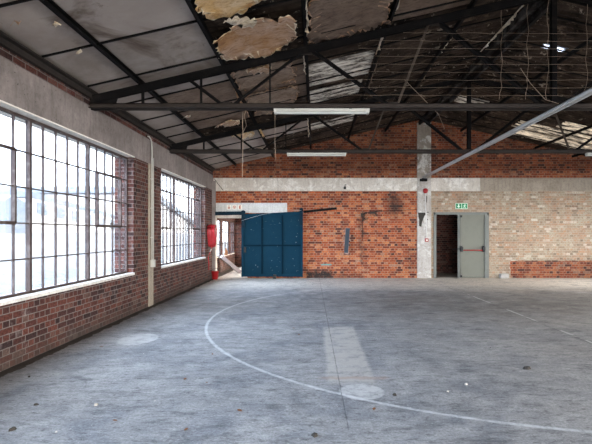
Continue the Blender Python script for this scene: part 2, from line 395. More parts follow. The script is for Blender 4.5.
M = dict(
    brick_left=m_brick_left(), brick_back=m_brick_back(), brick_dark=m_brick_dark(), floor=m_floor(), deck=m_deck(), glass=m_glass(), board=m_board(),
    beam_left=m_concrete('lintel_concrete', (.29,.25,.235), (.17,.145,.135)),
    beam_back=m_concrete('ring_beam_concrete', (.62,.57,.51), (.50,.45,.39), (.76,.73,.68)),
    beam_old=m_concrete('ring_beam_weathered', (.36,.305,.245), (.25,.21,.165)),
    pillar=m_concrete('pillar_concrete', (.50,.465,.43), (.35,.315,.28), (.62,.60,.56)),
    pillar_top=m_concrete('pillar_bare', (.40,.35,.30), (.28,.24,.20), (.80,.78,.74)),
    lintel_paint=m_concrete('painted_lintel', (.62,.62,.60), (.50,.50,.48)),
    soffit=m_concrete('soffit_paint', (.88,.83,.75), (.76,.71,.64), None, False),
    cream_sheet=m_translucent('cream_roof_sheet', (.85,.74,.58), .03),
    sill=m_concrete('sill_plaster', (.72,.69,.66), (.52,.48,.45)),
    steel=m_plain('sooty_steel', (.007,.0065,.007), .75, 0, .3, 6, .1, (.024,.019,.016), .6),
    steel_brown=m_plain('charred_steel', (.038,.030,.026), .75, 0, .3, 5, .2, (.013,.011,.01), .7),
    web_light=m_plain('brown_web_steel', (.10,.078,.062), .7, 0, .25, 5, .2, (.04,.03,.025), .5),
    tie=m_plain('grey_painted_steel', (.66,.65,.64), .5, 0, .15, 5, .35, (.24,.22,.20), .4),
    ridge=m_plain('ridge_steel', (0.016,.014,.013), .75, 0, .3, 2, .1, (.15,.14,.135), .5),
    frame=m_plain('window_steel', (.06,.043,.040), .7, 0, .3, 9, .15, (.15,.13,.125), .5),
    blue=m_plain('blue_door_paint', (.0055,.027,.047), .8, 0, .12, 3, .04, (.010,.038,.060), .3),
    blue_rib_shade=m_plain('blue_door_rib_shade', (.003,.014,.025), .8, 0, .1, 3, .03),  # door blue darkened to put shade on the ribs
    blue_dark=m_plain('dark_blue_steel', (.009,.022,.034), .8, 0, .2, 5, .05),
    door_grey=m_plain('grey_green_door_paint', (.17,.17,.14), .6, 0, .15, 2.5, .15, (.12,.12,.10), .4),
    frame_grey=m_plain('blue_grey_frame_paint', (.17,.175,.16), .6, 0, .15, 4, .1, (.22,.21,.18), .5),
    black=m_plain('black_plastic', (.012,.012,.013), .4, 0, .1, 9),
    red=m_plain('red_paint', (.30,.012,.014), .4, 0, .15, 9, .4),
    hose=m_plain('red_hose', (.42,.014,.022), .45, 0, .2, 12, .4),
    cream=m_plain('sign_cream', (.72,.69,.60), .5, 0, .05, 9),
    sign_red=m_plain('sign_red', (.42,.09,.05), .5, 0, .05, 9),
    green=m_plain('sign_green', (.008,.20,.07), .4, 0, .05, 9),
    white=m_plain('sign_white', (.62,.80,.66), .5, 0, .05, 9),
    lamp=m_plain('lamp_enamel', (.52,.52,.48), .4, 0, .12, 5, .4, (.38,.36,.32), .4),
    tube=m_plain('lamp_tube', (.62,.63,.60), .3, 0, .03, 5, .4),
    pvc=m_plain('grey_conduit', (.50,.49,.46), .5, 0, .15, 8),
    wire=m_plain('rusty_wire', (.36,.27,.20), .6, 0, .2, 12),
    pipe=m_plain('blue_grey_steel', (.055,.075,.10), .6, 0, .2, 9, .2, (.14,.14,.14), .4),
    plank=m_plain('grey_board', (.34,.32,.34), .7, 0, .15, 6),
    torn_y=m_torn('torn_yellow_lining', (.66,.40,.16), (.78,.60,.38), (.34,.15,.045)),
    torn_p=m_torn('torn_tan_lining', (.46,.25,.12), (.60,.42,.31), (.22,.10,.035)),
    rim_y=m_torn('torn_fibre_rim', (.80,.62,.36), (.88,.80,.66), (.40,.20,.07)),
    torn_d=m_torn('dirty_tan_lining', (.22,.15,.105), (.36,.27,.205), (.09,.055,.035)),
    torn_b=m_torn('scorched_brown_lining', (.17,.12,.088), (.26,.19,.145), (.06,.042,.034)),
    torn_w=m_torn('peeling_pale_lining', (.85,.78,.66), (.70,.58,.42), (.26,.17,.10)),
    sky_sheet=m_translucent('translucent_roof_sheet', (.62,.57,.50)),
    clear_sheet=m_translucent('clear_roof_sheet', (.60,.72,.95), .25),
    roof_out=m_plain('pale_outside_roof', (.11,.115,.12), .7, 0, .15, 1.5, .2),
    shed_wall=m_plain('pale_outside_wall', (.30,.30,.30), .8, 0, .15, 1.5, .2),
    shed_roof=m_plain('blue_grey_outside_roof', (.11,.13,.155), .7, 0, .15, 1.5, .2),
    ground=m_plain('outside_ground', (.07,.068,.065), .9, 0, .2, 1, .1),
    leaf=m_plain('dry_leaf', (.20,.085,.035), .8), rubble=m_plain('rubble', (.38,.36,.33), .9), flake=m_plain('paint_flake', (.55,.53,.50), .8), grit=m_plain('dark_crumb', (.04,.035,.03), .9),
)

# ------------------------------------------------------------------ roof planes
def U(x): return EYE + 1.96 + .23*((x if x <= RX else 2*RX-x)-XL)      # underside of rafters
def RB(x): return U(x) + .09      # purlin underside
def BD(x): return U(x) + .165     # ceiling boards
def DK(x): return U(x) + .24      # roof sheets
def on_roof(px, py, lift=0.0):
    """point of the near slope's board plane seen at a photo pixel (to read measurements)"""
    k = (px-315)/(233-py); a = BD(0)-EYE+lift
    x = a*k/(1-.23*k)
    return x, F*(a+.23*x)/(233-py)

# ------------------------------------------------------------------ setting
ANX_Y = 20.4     # end of the room beyond the sliding door
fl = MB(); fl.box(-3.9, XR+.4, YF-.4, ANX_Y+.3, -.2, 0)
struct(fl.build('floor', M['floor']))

def wall_with_holes(mb, x0, x1, ya, yb, z0, z1, holes):
    """wall running along y; holes: (y0,y1,z0,z1)"""
    y = ya
    for (a, b, c, d) in sorted(holes):
        mb.box(x0, x1, y, a, z0, z1)
        if c > z0: mb.box(x0, x1, a, b, z0, c)
        if d < z1: mb.box(x0, x1, a, b, d, z1)
        y = b
    mb.box(x0, x1, y, yb, z0, z1)

WT = .36
LZ = 3.41     # top of the concrete lintel band
def eave_z(): return U(XL)+.13
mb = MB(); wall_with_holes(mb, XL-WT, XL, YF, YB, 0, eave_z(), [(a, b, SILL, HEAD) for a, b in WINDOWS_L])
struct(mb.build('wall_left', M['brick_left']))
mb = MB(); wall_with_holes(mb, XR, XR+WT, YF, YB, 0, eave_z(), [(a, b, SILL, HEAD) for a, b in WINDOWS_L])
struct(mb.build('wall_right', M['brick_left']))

# far wall with two doorways
DX0, DX1, DH = -3.37, -2.25, 2.12         # left doorway
EX0, EX1, EH = 3.98, 5.76, 2.17           # exit doorway
Y0, Y1 = YB, YB+.30
mb = MB()
mb.box(XL-WT, DX0, Y0, Y1, 0, 3.7); mb.box(DX0, DX1, Y0, Y1, DH, 3.7); mb.box(DX1, EX0, Y0, Y1, 0, 3.7)
mb.box(EX0, EX1, Y0, Y1, EH, 3.7); mb.box(EX1, XR+WT, Y0, Y1, 0, 3.7)
top = [(XL-WT, 3.7), (XR+WT, 3.7), (XR+WT, DK(XR)-.02), (RX, DK(RX)-.02), (XL-WT, DK(XL)-.02)]
mb.prism([(x, Y0, z) for x, z in top], (0, .30, 0))
struct(mb.build('wall_back', M['brick_back']))
# wall behind the camera with an unseen wide opening added for fill light
mb = MB()
mb.box(XL-WT, -.9, YF-.3, YF, 0, 3.7); mb.box(8.1, XR+WT, YF-.3, YF, 0, 3.7); mb.box(-.9, 8.1, YF-.3, YF, 3.2, 3.7)
mb.prism([(x, YF-.3, z) for x, z in top], (0, .30, 0))
struct(mb.build('wall_front', M['brick_left']))

# concrete bands and pillars (trim)
def trim(n, mb, m, bevel=.006): return struct(mb.build('trim_%d' % n, M[m], bevel=bevel))
E = .012
mb = MB(); mb.box(XL-WT+.02, XL+E, YF, YB, HEAD, LZ); trim(1, mb, 'beam_left')
mb = MB(); mb.box(XL, XL+.03, 9.36, 9.60, 0, HEAD+.001); trim(2, mb, 'beam_old')
mb = MB(); mb.box(XL, XL+.10, YB-.16, YB, 0, HEAD+.3); trim(3, mb, 'beam_left')
mb = MB(); mb.box(XL+.02, 5.5, Y0-.03, Y0+.1, 2.90, 3.33); trim(4, mb, 'beam_back')
mb = MB(); mb.box(3.40, 3.86, Y0-.045, Y0+.1, 0, 3.33); trim(5, mb, 'pillar')
mb = MB(); mb.box(3.40, 3.86, Y0-.04, Y0+.1, 3.33, DK(3.4)-.1); trim(6, mb, 'pillar_top')
mb = MB(); mb.box(-3.36, -.93, Y0-.02, Y0+.1, 2.17, 2.50); trim(7, mb, 'lintel_paint')
mb = MB(); mb.box(DX0-.02, DX0+.08, Y0-.05, Y0+.12, 0, DH); mb.box(DX0+.11, DX1, Y0-.0, Y1, DH-.12, DH); trim(8, mb, 'beam_back')   # doorway jamb and head
mb = MB(); mb.box(5.5, XR, Y0-.03, Y0+.1, 2.90, 3.33); trim(9, mb, 'beam_old')
mb = MB(); mb.box(XR-E, XR+WT-.02, YF, YB, HEAD, LZ); trim(10, mb, 'beam_left')

# windows
def window(n, a, b, side=-1, detail=True):
    """steel casement wall: 3 sections of 5 panes, 5 rows, two top-hung vents"""
    xw = (XL-.14) if side < 0 else (XR+.14)
    e = bpy.data.objects.new('window_%d' % n, None); C.objects.link(e); e.location = (xw, (a+b)/2, SILL); struct(e)
    L = b-a; pw = L/15; ph = (HEAD-SILL)/5
    f = MB(); T = .022
    f.box(xw-T, xw+T, a, a+.03, SILL, HEAD); f.box(xw-T, xw+T, b-.03, b, SILL, HEAD)
    f.box(xw-T, xw+T, a, b, SILL, SILL+.035); f.box(xw-T, xw+T, a, b, HEAD-.035, HEAD)
    f.build('window_frame', M['frame'], e)
    mu = MB()
    for k in (5, 10):
        y = a+k*pw; mu.box(xw-.028, xw+.028, y-.022, y+.022, SILL+.03, HEAD-.03)
    mu.build('mullion', M['frame'], e)
    gl = MB()
    for k in range(1, 15):
        if k % 5: y = a+k*pw; gl.box(xw-.014, xw+.014, y-.007, y+.007, SILL+.03, HEAD-.03)
    for j in range(1, 5):
        z = SILL+j*ph; gl.box(xw-.016, xw+.016, a, b, z-.008, z+.008)
    gl.build('glazing_bars', M['frame'], e)
    if detail:
        for s in (0, 10):
            y0, y1 = a+(s+1)*pw, a+(s+4)*pw; z0, z1 = SILL+2*ph, SILL+4*ph; v = MB(); x0, x1 = xw-.02, xw+.032
            v.box(x0, x1, y0-.016, y0+.016, z0, z1); v.box(x0, x1, y1-.016, y1+.016, z0, z1)
            v.box(x0, x1, y0, y1, z0-.019, z0+.019); v.box(x0, x1, y0, y1, z1-.014, z1+.014)
            vo = v.build('vent', M['frame'], e)
            h = MB(); ym = (y0+y1)/2; h.box(xw+.03, xw+.06, ym-.012, ym+.012, z0-.01, z0+.05); h.box(xw+.05, xw+.065, ym-.06, ym+.01, z0+.03, z0+.045)
            h.build('vent_latch', M['frame'], vo)
    g = MB(); g.box(xw-.002, xw+.002, a+.02, b-.02, SILL+.02, HEAD-.02); g.build('glass', M['glass'], e)
    s = MB(); x0, x1 = sorted(((XL-WT) if side < 0 else (XR+WT), (XL+.02) if side < 0 else (XR-.02)))
    s.box(x0, x1, a, b, SILL-.035, SILL+.006); s.build('window_sill', M['sill'], e)
    s = MB(); s.box(x0, x1, a, b, HEAD-.004, HEAD+.012); s.build('window_soffit', M['soffit'], e)
    return e
for i, (a, b) in enumerate(reversed(WINDOWS_L)): window(i+1, a, b, -1)
for i, (a, b) in enumerate(reversed(WINDOWS_L)): window(i+5, a, b, 1, False)

# room beyond the sliding door
ax = -3.56
holes = [(16.2, 17.45, .62, 1.98), (17.75, 19.1, .62, 1.98), (19.3, 20.3, .62, 1.98)]
mb = MB(); wall_with_holes(mb, ax-.08, ax, Y1, ANX_Y, 0, 3.0, holes); struct(mb.build('wall_annex_left', M['brick_left']))
mb = MB(); mb.box(ax-.3, .3, ANX_Y, ANX_Y+.3, 0, 3.0); struct(mb.build('wall_annex_back', M['brick_dark']))
mb = MB(); wall_with_holes(mb, 0, .3, Y1, ANX_Y, 0, 3.0, [(15.9, 20.0, .1, 2.7)]); struct(mb.build('wall_annex_right', M['brick_dark']))  # unseen side opening, added to brighten this room
mb = MB(); mb.box(ax-.3, .3, Y1, ANX_Y+.3, 3.0, 3.15); struct(mb.build('ceiling_annex', M['beam_left']))
for i, h in enumerate(holes):
    e = bpy.data.objects.new('window_%d' % (9+i), None); C.objects.link(e); e.location = (ax-.04, (h[0]+h[1])/2, h[2]); struct(e)
    f = MB(); xw = ax-.04
    for y in (h[0]+.015, (h[0]+h[1])/2, h[1]-.015): f.box(xw-.02, xw+.02, y-.014, y+.014, h[2], h[3])
    for k in range(4): z = h[2]+.015+k*(h[3]-h[2]-.03)/3; f.box(xw-.02, xw+.02, h[0], h[1], z-.012, z+.012)
    f.build('window_frame', M['frame'], e)
    g = MB(); g.box(xw-.002, xw+.002, h[0]+.01, h[1]-.01, h[2]+.01, h[3]-.01); g.build('glass', M['glass'], e)
    s = MB(); s.box(ax-.08, ax+.02, h[0], h[1], h[2]-.03, h[2]+.005); s.build('window_sill', M['sill'], e)
# passage beyond the exit
PY = 17.2
mb = MB(); mb.box(3.0, 6.6, PY, PY+.25, 0, 2.7); struct(mb.build('wall_passage_back', M['brick_dark']))
mb = MB(); mb.box(3.0, 3.2, Y1, PY, 0, 2.7); struct(mb.build('wall_passage_left', M['brick_dark']))
mb = MB(); mb.box(6.4, 6.6, Y1, PY, 0, 2.7); struct(mb.build('wall_passage_right', M['brick_dark']))
mb = MB(); mb.box(3.0, 6.6, Y1, PY+.25, 2.7, 2.85); struct(mb.build('ceiling_passage', M['beam_left']))

# roof: corrugated sheets, with openings where other sheets are laid
PUR = [-2.62, -1.38, -.14, 1.10, 2.34]
COLS = [XL-WT-.3] + PUR + [3.42]
COLSR = [3.78] + [2*RX-x for x in reversed(PUR)] + [XR+WT+.3]
JO = 1.04
YJ = [-4.5, -3.4, -2.3, -1.2, -.1, 1.0, 2.15, 3.3, 4.44, 5.56, 6.68, 7.70, 8.75, 9.55, 10.25, 11.25, 12.3, 13.35, 14.4]
OPEN = [  # x0, x1, y0, y1, material, label
    (-.10, 1.04, 8.10, 9.20, 'sky_sheet', 'pale ribbed translucent roof sheet just beyond the near truss, nearer of two'),
    (-.10, .96, 9.60, 10.50, 'sky_sheet', 'pale ribbed translucent roof sheet above the farther end of the near lamp, farther of two'),
    (-.10, 1.04, 12.45, 13.1, 'sky_sheet', 'narrow pale ribbed roof sheet behind the far truss, above the far lamp'),
    (4.42, 4.80, 8.78, 8.94, 'clear_sheet', 'small bluish clear roof sheet beside the ridge, bright with daylight'),
    (3.95, 4.7, 12.5, 13.0, 'sky_sheet', 'small tattered pale roof sheet beside the ridge near the gable'),
    (6.9, 9.0, 12.55, 13.15, 'cream_sheet', 'long cream translucent roof sheet on the far slope, nearest of three'),
    (6.0, 9.0, 13.35, 13.95, 'cream_sheet', 'long cream translucent roof sheet on the far slope, middle of three'),
    (6.3, 9.0, 14.15, 14.7, 'cream_sheet', 'long cream translucent roof sheet on the far slope, closest to the gable'),
    (7.3, 8.6, 9.4, 10.2, 'sky_sheet', 'cream translucent roof sheet on the far slope between the two trusses'),
]
PER = .15
def corr(y): return .018*math.cos(2*PI*y/PER)
def ycuts():
    ys = []; y = YF-.5
    while y < YB+.35: ys.append(round(y, 4)); y += PER/6
    return ys
ys = ycuts()
xs = sorted(set(COLS + [RX] + COLSR + [o[i] for o in OPEN for i in (0, 1)]))
vid = {}; vs = []; fs = []
def V(i, j):
    if (i, j) not in vid: vid[(i, j)] = len(vs); vs.append((xs[i], ys[j], DK(xs[i])+corr(ys[j])))
    return vid[(i, j)]
for i in range(len(xs)-1):
    for j in range(len(ys)-1):
        cx, cy = (xs[i]+xs[i+1])/2, (ys[j]+ys[j+1])/2
        if any(o[0] < cx < o[1] and o[2] < cy < o[3] for o in OPEN): continue
        fs.append((V(i,j), V(i+1,j), V(i+1,j+1), V(i,j+1)))
mb = MB(); mb.add(vs, fs); dk = mb.build('ceiling', M['deck'], smooth=True); struct(dk)
for (x0, x1, y0, y1, mn, lab) in OPEN:
    m_ = MB(); yy = [y for y in ys if y0-PER/3 <= y <= y1+PER/3]
    n = 5; X_ = [x0-.03+(x1-x0+.06)*i/n for i in range(n+1)]
    v = [(x, y, DK(x)+corr(y)-.006) for x in X_ for y in yy]; k = len(yy)
    m_.add(v, [(i*k+j, (i+1)*k+j, (i+1)*k+j+1, i*k+j+1) for i in range(n) for j in range(k-1)])
    tag(m_.build('roof_sheet', M[mn], smooth=True), lab, 'roof sheet', 'translucent roof sheets')

# ------------------------------------------------------------------ outside
mb = MB(); mb.box(-60, 60, -40, 80, -3.2, -3.0); tag(mb.build('yard_ground', M['ground']), 'ground outside the building', 'ground')['kind'] = 'structure'
def corr_plane(name, f, y0, y1, per, amp, m, label, cat, parent=None):
    v = []; fc = []; y = y0; n = 0
    (xa, za), (xb, zb) = f
    while y <= y1:
        h = amp*math.cos(2*PI*y/per); v += [(xa, y, za+h), (xb, y, zb+h)]; n += 1; y += per/6
    fc = [(2*i, 2*i+1, 2*i+3, 2*i+2) for i in range(n-1)]
    b = MB(); b.add(v, fc); o = b.build(name, M[m], parent, smooth=False)
    return o
nb = thing('neighbouring_roof_shed', 'low shed with pale ribbed roof just outside the windows', 'building', (-9, 18, -3))
corr_plane('roof', ((-4.5, -.25), (-13.5, 1.45)), 2, 46, .50, .07, 'roof_out', '', '', nb)
b_ = MB(); b_.box(-13.3, -4.7, 2.2, 45.5, -3, -.35); b_.build('wall', M['shed_wall'], nb)
sh = thing('gabled_building', 'distant gabled industrial building seen through the near window', 'building', (-20, 26, -3))
b_ = MB(); b_.prism([(-14.5, 23.5, -3), (-14.5, 40, -3), (-14.5, 40, 2.0), (-14.5, 23.5, 3.3)], (-12, 0, 0)); b_.build('wall', M['shed_wall'], sh)
b_ = MB(); b_.prism([(-14.49, 23.4, 3.33), (-14.49, 40.1, 2.02), (-14.49, 40.1, 2.25), (-14.49, 23.4, 3.65)], (-12.5, 0, 0)); b_.build('roof', M['shed_roof'], sh)
for k in range(9):
    b_ = MB(); y = 24+k*1.7; z = 3.05-k*.134; b_.prism([(-14.45, y, z-.55), (-14.45, y+.9, z-.62), (-14.45, y+.9, z), (-14.45, y, z+.07)], (-.1, 0, 0)); b_.build('window', M['shed_roof'], sh)
sw = thing('sloping_roof_building', 'distant pale building with a sloping roof beyond the farther window', 'building', (-22, 52, -3))
b_ = MB(); b_.prism([(-16, 44, -3), (-16, 64, -3), (-16, 64, 1.8), (-16, 44, 5.2)], (-14, 0, 0)); b_.build('wall', M['shed_wall'], sw)
b_ = MB(); b_.prism([(-15.7, 43.5, 5.3), (-15.7, 64.5, 1.8), (-15.7, 64.5, 2.3), (-15.7, 43.5, 5.9)], (-14.6, 0, 0)); b_.build('roof', M['shed_roof'], sw)
cb = thing('boxy_rooftop_unit', 'small boxy pale structure beyond the nearest window, left of the gabled building', 'building', (-14.4, 20.9, -3))
b_ = MB(); b_.prism([(-13.6, 20.2, -3), (-13.6, 21.9, -3), (-13.6, 21.9, 2.85), (-13.6, 20.7, 3.2), (-13.6, 20.2, 2.95)], (-2.5, 0, 0)); b_.build('wall', M['shed_roof'], cb)

# ------------------------------------------------------------------ purlins, ridge, battens
def purlin(x, lab):
    mb = MB(); z = RB(x); y0, y1 = YF, YB-.01
    mb.box(x-.028, x+.028, y0, y1, z+.058, z+.068); mb.box(x-.028, x-.016, y0, y1, z, z+.06); mb.box(x-.028, x+.022, y0, y1, z, z+.012)
    tag(mb.build('purlin', M['steel']), lab, 'purlin', 'steel roof purlins')
names = ['closest to the window wall', 'second out from the window wall', 'third out from the window wall, edged with torn lining', 'fourth out from the window wall', 'fifth out from the window wall, next before the ridge']
for x, nme in zip(PUR, names): purlin(x, 'lengthwise steel purlin, ' + nme)
names = ['first past the ridge', 'second past the ridge', 'third past the ridge', 'fourth past the ridge', 'last one before the hidden side wall']
for x, nme in zip([2*RX-x for x in reversed(PUR)], names): purlin(x, 'dark steel purlin on the far roof slope, ' + nme)
mb = MB(); z = U(RX)+.02
for s in (-1, 1): mb.box(RX+s*.13-.03, RX+s*.13+.03, YF, YB-.01, z, z+.12)
mb.box(RX-.10, RX-.04, YF, YB-.01, z+.05, z+.14); mb.box(RX-.10, RX+.10, YF, YB-.01, z+.13, z+.16)
tag(mb.build('ridge_beam', M['ridge']), 'heavy double steel beam running along the roof ridge', 'beam')
mb = MB(); z = U(XL); mb.box(XL+.005, XL+.06, YF, YB-.17, z+.06, z+.13); mb.box(XL+.005, XL+.13, YF, YB-.17, z+.13, z+.15)
tag(mb.build('eaves_beam', M['steel_brown']), 'brown steel angle along the eaves above the window wall', 'beam')

TRUSS = [-.70, 3.12, 6.95, 10.76]
# cover battens on both slopes
cnt = 0
vis = [y for y in YJ if 3.2 < y < YB-.2]
for i, y in enumerate(vis):
    if min(abs(y-t) for t in TRUSS) < .12: continue
    rel = 'in front of the near truss' if y < 6.95 else ('between the two trusses' if y < 10.76 else 'between the far truss and the gable wall')
    same = [q for q in vis if ((q < 6.95) == (y < 6.95)) and ((q < 10.76) == (y < 10.76)) and min(abs(q-t) for t in TRUSS) >= .12]
    rk = same.index(y)
    for sd, (xa, xb), nm in ((0, (XL+.1, 3.40), 'window-side slope'), (1, (3.80, XR-.1), 'far slope')):
        mb = MB(); mb.bar((xa, y, BD(xa)-.018), (xb, y, BD(xb)-.018), .024, .020)
        tag(mb.build('cover_batten', M['steel']), 'thin dark batten, %s, %s counting away %s' % (nm, ordinal(rk), rel), 'batten', 'thin roof battens')

# ------------------------------------------------------------------ ceiling boards
def board(x0, x1, y0, y1, m, lab, group, dz=0.0, ragged=0.0, name='ceiling_board'):
    """slightly sagging board laid on the purlins"""
    nx, ny = 5, 5; g = .008; v = []; r = random.Random(hash((round(x0, 2), round(y0, 2))) & 0xffff)
    sag = r.uniform(.002, .012)
    T = [[0]*(ny+1) for _ in range(nx+1)]
    for s in (0, 1):
        for i in range(nx+1):
            for j in range(ny+1):
                fx, fy = i/nx, j/ny; x = x0+g+(x1-x0-2*g)*fx; y = y0+g+(y1-y0-2*g)*fy
                v.append((x, y, BD(x)+dz-sag*4*fx*(1-fx)+.010*s))
    n = (nx+1)*(ny+1); f = []
    ix = lambda i, j, s: s*n+i*(ny+1)+j
    for i in range(nx):
        for j in range(ny): f += [(ix(i,j,0), ix(i+1,j,0), ix(i+1,j+1,0), ix(i,j+1,0)), (ix(i,j,1), ix(i,j+1,1), ix(i+1,j+1,1), ix(i+1,j,1))]
    for i in range(nx): f += [(ix(i,0,0), ix(i,0,1), ix(i+1,0,1), ix(i+1,0,0)), (ix(i,ny,0), ix(i+1,ny,0), ix(i+1,ny,1), ix(i,ny,1))]
    for j in range(ny): f += [(ix(0,j,0), ix(0,j+1,0), ix(0,j+1,1), ix(0,j,1)), (ix(nx,j,0), ix(nx,j,1), ix(nx,j+1,1), ix(nx,j+1,0))]
    mb = MB(); mb.add(v, f); return tag(mb.build(name, M[m]), lab, 'ceiling board', group)
edges = [y for y in YJ if 3.2 < y < YB] + [YB]
strips = [(XL+.02, PUR[0]), (PUR[0], PUR[1])]
for si, (xa, xb) in enumerate(strips):
    cnts = {}
    for k in range(len(edges)-1):
        y0, y1 = edges[k], edges[k+1]
        if y1-y0 < .12: continue
        zone = 'in front of the near truss' if y0 < 6.5 else ('between the trusses' if y0 < 10.6 else 'past the far truss')
        c = cnts.get(zone, 0); cnts[zone] = c+1
        if si == 1 and k in (7,): continue
        m = {4: 'torn_b', 6: 'torn_b', 5: 'torn_b', 7: 'torn_b'}.get(k, 'board') if si == 1 else 'board'
        tone = 'tan scorched' if m == 'torn_p' else 'brown scorched' if m == 'torn_b' else 'grey stained'
        board(xa, xb, y0, y1, m, '%s ceiling board, %s, %s counting away %s' % (tone, 'eaves strip' if si == 0 else 'second strip', ordinal(c), zone), 'boards of the ceiling near the window wall')
# charred boards still hanging in the next strips
burnt = [(PUR[1], PUR[2], 7.55, 8.59, 'torn_b', 'brown scorched board beyond the near truss, between second and third purlin, nearer'),
         (PUR[1], PUR[2], 8.59, 9.63, 'torn_b', 'brown scorched board beyond the near truss, between second and third purlin, farther'),
         (PUR[3], PUR[4], 5.3, 6.9, 'torn_b', 'scorched brown board right before the near truss, between fourth and fifth purlin'),
         (PUR[3], PUR[4], 3.9, 5.3, 'torn_b', 'scorched brown board at the top edge of view, between fourth and fifth purlin'),
         (PUR[1], PUR[2], 11.7, 12.7, 'board', 'pale grey board past the far truss, between second and third purlin')]
for a in burnt: board(*a, 'scorched ceiling boards', .0)

# ragged sheets: outline given on the board plane
def ragged_outline(pts, amp, step, r):
    out = []
    n = len(pts); ph = [r.uniform(0, 6) for _ in range(3)]; s_ = 0
    for i in range(n):
        p, q = Vector(pts[i]), Vector(pts[(i+1) % n]); L = (q-p).length; k = max(1, int(L/step)); d = (q-p); nrm = Vector((-d.y, d.x)).normalized()
        for j in range(k):
            t = j/k; s_ += step; o = r.uniform(-1, 1)*amp*.55 + amp*.9*math.sin(s_*13+ph[0])*math.sin(s_*5.3+ph[1]) + (amp*1.6 if r.random() < .10 else 0); out.append(p+d*t+nrm*o)
    return out
def sheet(name, pts, m, lab, cat, group, drop=.03, sag=.05, amp=.045, seed=1, edge=None):
    r = random.Random(seed); out = ragged_outline(pts, amp, .032, r)
    cx = sum(p.x for p in out)/len(out); cy = sum(p.y for p in out)/len(out)
    bm = bmesh.new(); vv = [bm.verts.new((p.x, p.y, 0)) for p in out]; bm.faces.new(vv)
    bmesh.ops.triangulate(bm, faces=bm.faces[:])
    for _ in range(3):
        long_ = [e for e in bm.edges if e.calc_length() > .16]
        if not long_: break
        bmesh.ops.subdivide_edges(bm, edges=long_, cuts=1)
        bmesh.ops.triangulate(bm, faces=[f for f in bm.faces if len(f.verts) > 3])
    W = max(abs(p.x-cx) for p in out); H = max(abs(p.y-cy) for p in out)
    bd = {v for e in bm.edges if e.is_boundary for v in e.verts}
    for v in bm.verts:
        x, y = v.co.x, v.co.y
        q = max(abs(x-cx)/W, abs(y-cy)/H)
        z = BD(x)-drop-sag*(q**3)*(.5+.5*math.sin(x*5+y*3+seed))+.008*math.sin(x*19+seed)*math.sin(y*15)
        if v in bd: z -= r.uniform(0, .05)
        v.co.z = z
    me = bpy.data.meshes.new(name); o = bpy.data.objects.new(name, me); C.objects.link(o)
    loc = Vector((cx, cy, BD(cx)-drop))
    for v in bm.verts: v.co -= loc
    bm.faces.ensure_lookup_table(); bm.faces.index_update()
    rim = {f.index for f in bm.faces if f.calc_area() < .0016 and any(v in bd for v in f.verts)}
    bm.to_mesh(me); bm.free(); o.location = loc; me.materials.append(M[m]); me.materials.append(M[{'torn_y':'rim_y','torn_p':'rim_y','torn_b':'torn_p','torn_d':'torn_p','torn_w':'torn_w','board':'board'}[m]])
    for p in me.polygons: p.use_smooth = True; p.material_index = 1 if p.index in rim else 0
    s = o.modifiers.new('thickness', 'SOLIDIFY'); s.thickness = .004
    return tag(o, lab, cat, group)
def px_poly(L): return [on_roof(x, y) for x, y in L]
G = 'torn sheets of roof lining'
sheet('torn_lining_sheet', px_poly([(214,34),(228,28),(233,19),(246,19),(258,13),(268,17),(291,9),(296,18),(296,34),(281,42),(268,48),(251,53),(228,57),(218,50)]), 'torn_p', 'large tan torn lining sheet with ragged edges, before the near truss', 'lining sheet', G, seed=3)
sheet('torn_lining_sheet', px_poly([(200,11),(196,-4),(190,-22),(285,-38),(290,-20),(258,0),(246,8),(232,11),(215,11)]), 'torn_y', 'yellowish torn lining sheet with brown water stain at the top edge of view', 'lining sheet', G, seed=5)
sheet('torn_lining_sheet', px_poly([(224,12),(240,11),(255,11),(252,17),(240,20),(230,17)]), 'torn_w', 'small crumpled scrap of pale lining between the two large torn sheets', 'lining sheet', G, seed=6, drop=.05)
sheet('torn_lining_sheet', px_poly([(310,38),(309,18),(310,-8),(388,-24),(391,4),(388,19),(365,26),(345,33),(322,39)]), 'torn_b', 'broad brown lining sheet with a paler rim, hanging before the near truss past the lamp', 'lining sheet', G, seed=8, drop=.02)
sheet('torn_lining_sheet', px_poly([(230,70),(240,66),(258,63),(290,57),(295,66),(296,79),(272,84),(252,89),(240,87)]), 'torn_d', 'dirty tan torn lining sheet just beyond the near truss', 'lining sheet', G, seed=31, drop=.012, sag=.03)
sheet('torn_lining_sheet', px_poly([(243,93),(262,90),(296,83),(299,94),(290,104),(272,110),(256,113),(250,104)]), 'torn_d', 'dirty brown torn lining sheet second beyond the near truss', 'lining sheet', G, seed=33, drop=.012, sag=.03)
# paler rims and hanging strips along purlins
def strip(x, y0, y1, wd, m, lab, seed):
    r = random.Random(seed); n = max(6, int((y1-y0)/.07)); v = []
    mb = MB(); x += .035 if seed % 2 else -.035
    for i in range(n+1):
        y = y0+(y1-y0)*i/n; zt = RB(x)+.06
        d = wd*(.35+.65*r.random())*(math.sin(PI*i/n)**.4 if 0 < i < n else .1); ox = r.uniform(-.03, .03)
        v += [(x, y, zt), (x+ox*.5, y, zt-d*.5), (x+ox, y+r.uniform(-.02,.02), zt-d)]
    f = []
    for i in range(n): f += [(3*i, 3*i+1, 3*i+4, 3*i+3), (3*i+1, 3*i+2, 3*i+5, 3*i+4)]
    mb.add(v, f); o = mb.build('hanging_lining_strip', M[m]); s = o.modifiers.new('thickness', 'SOLIDIFY'); s.thickness = .006
    tag(o, lab, 'lining strip', 'ragged lining strips hanging from purlins')
strip(PUR[2], 4.2, 6.7, .13, 'torn_w', 'ragged pale lining strip hanging from third purlin, before the near truss', 1)
strip(PUR[2], 7.2, 8.2, .10, 'torn_w', 'ragged pale lining strip hanging from third purlin, just past the near truss', 2)
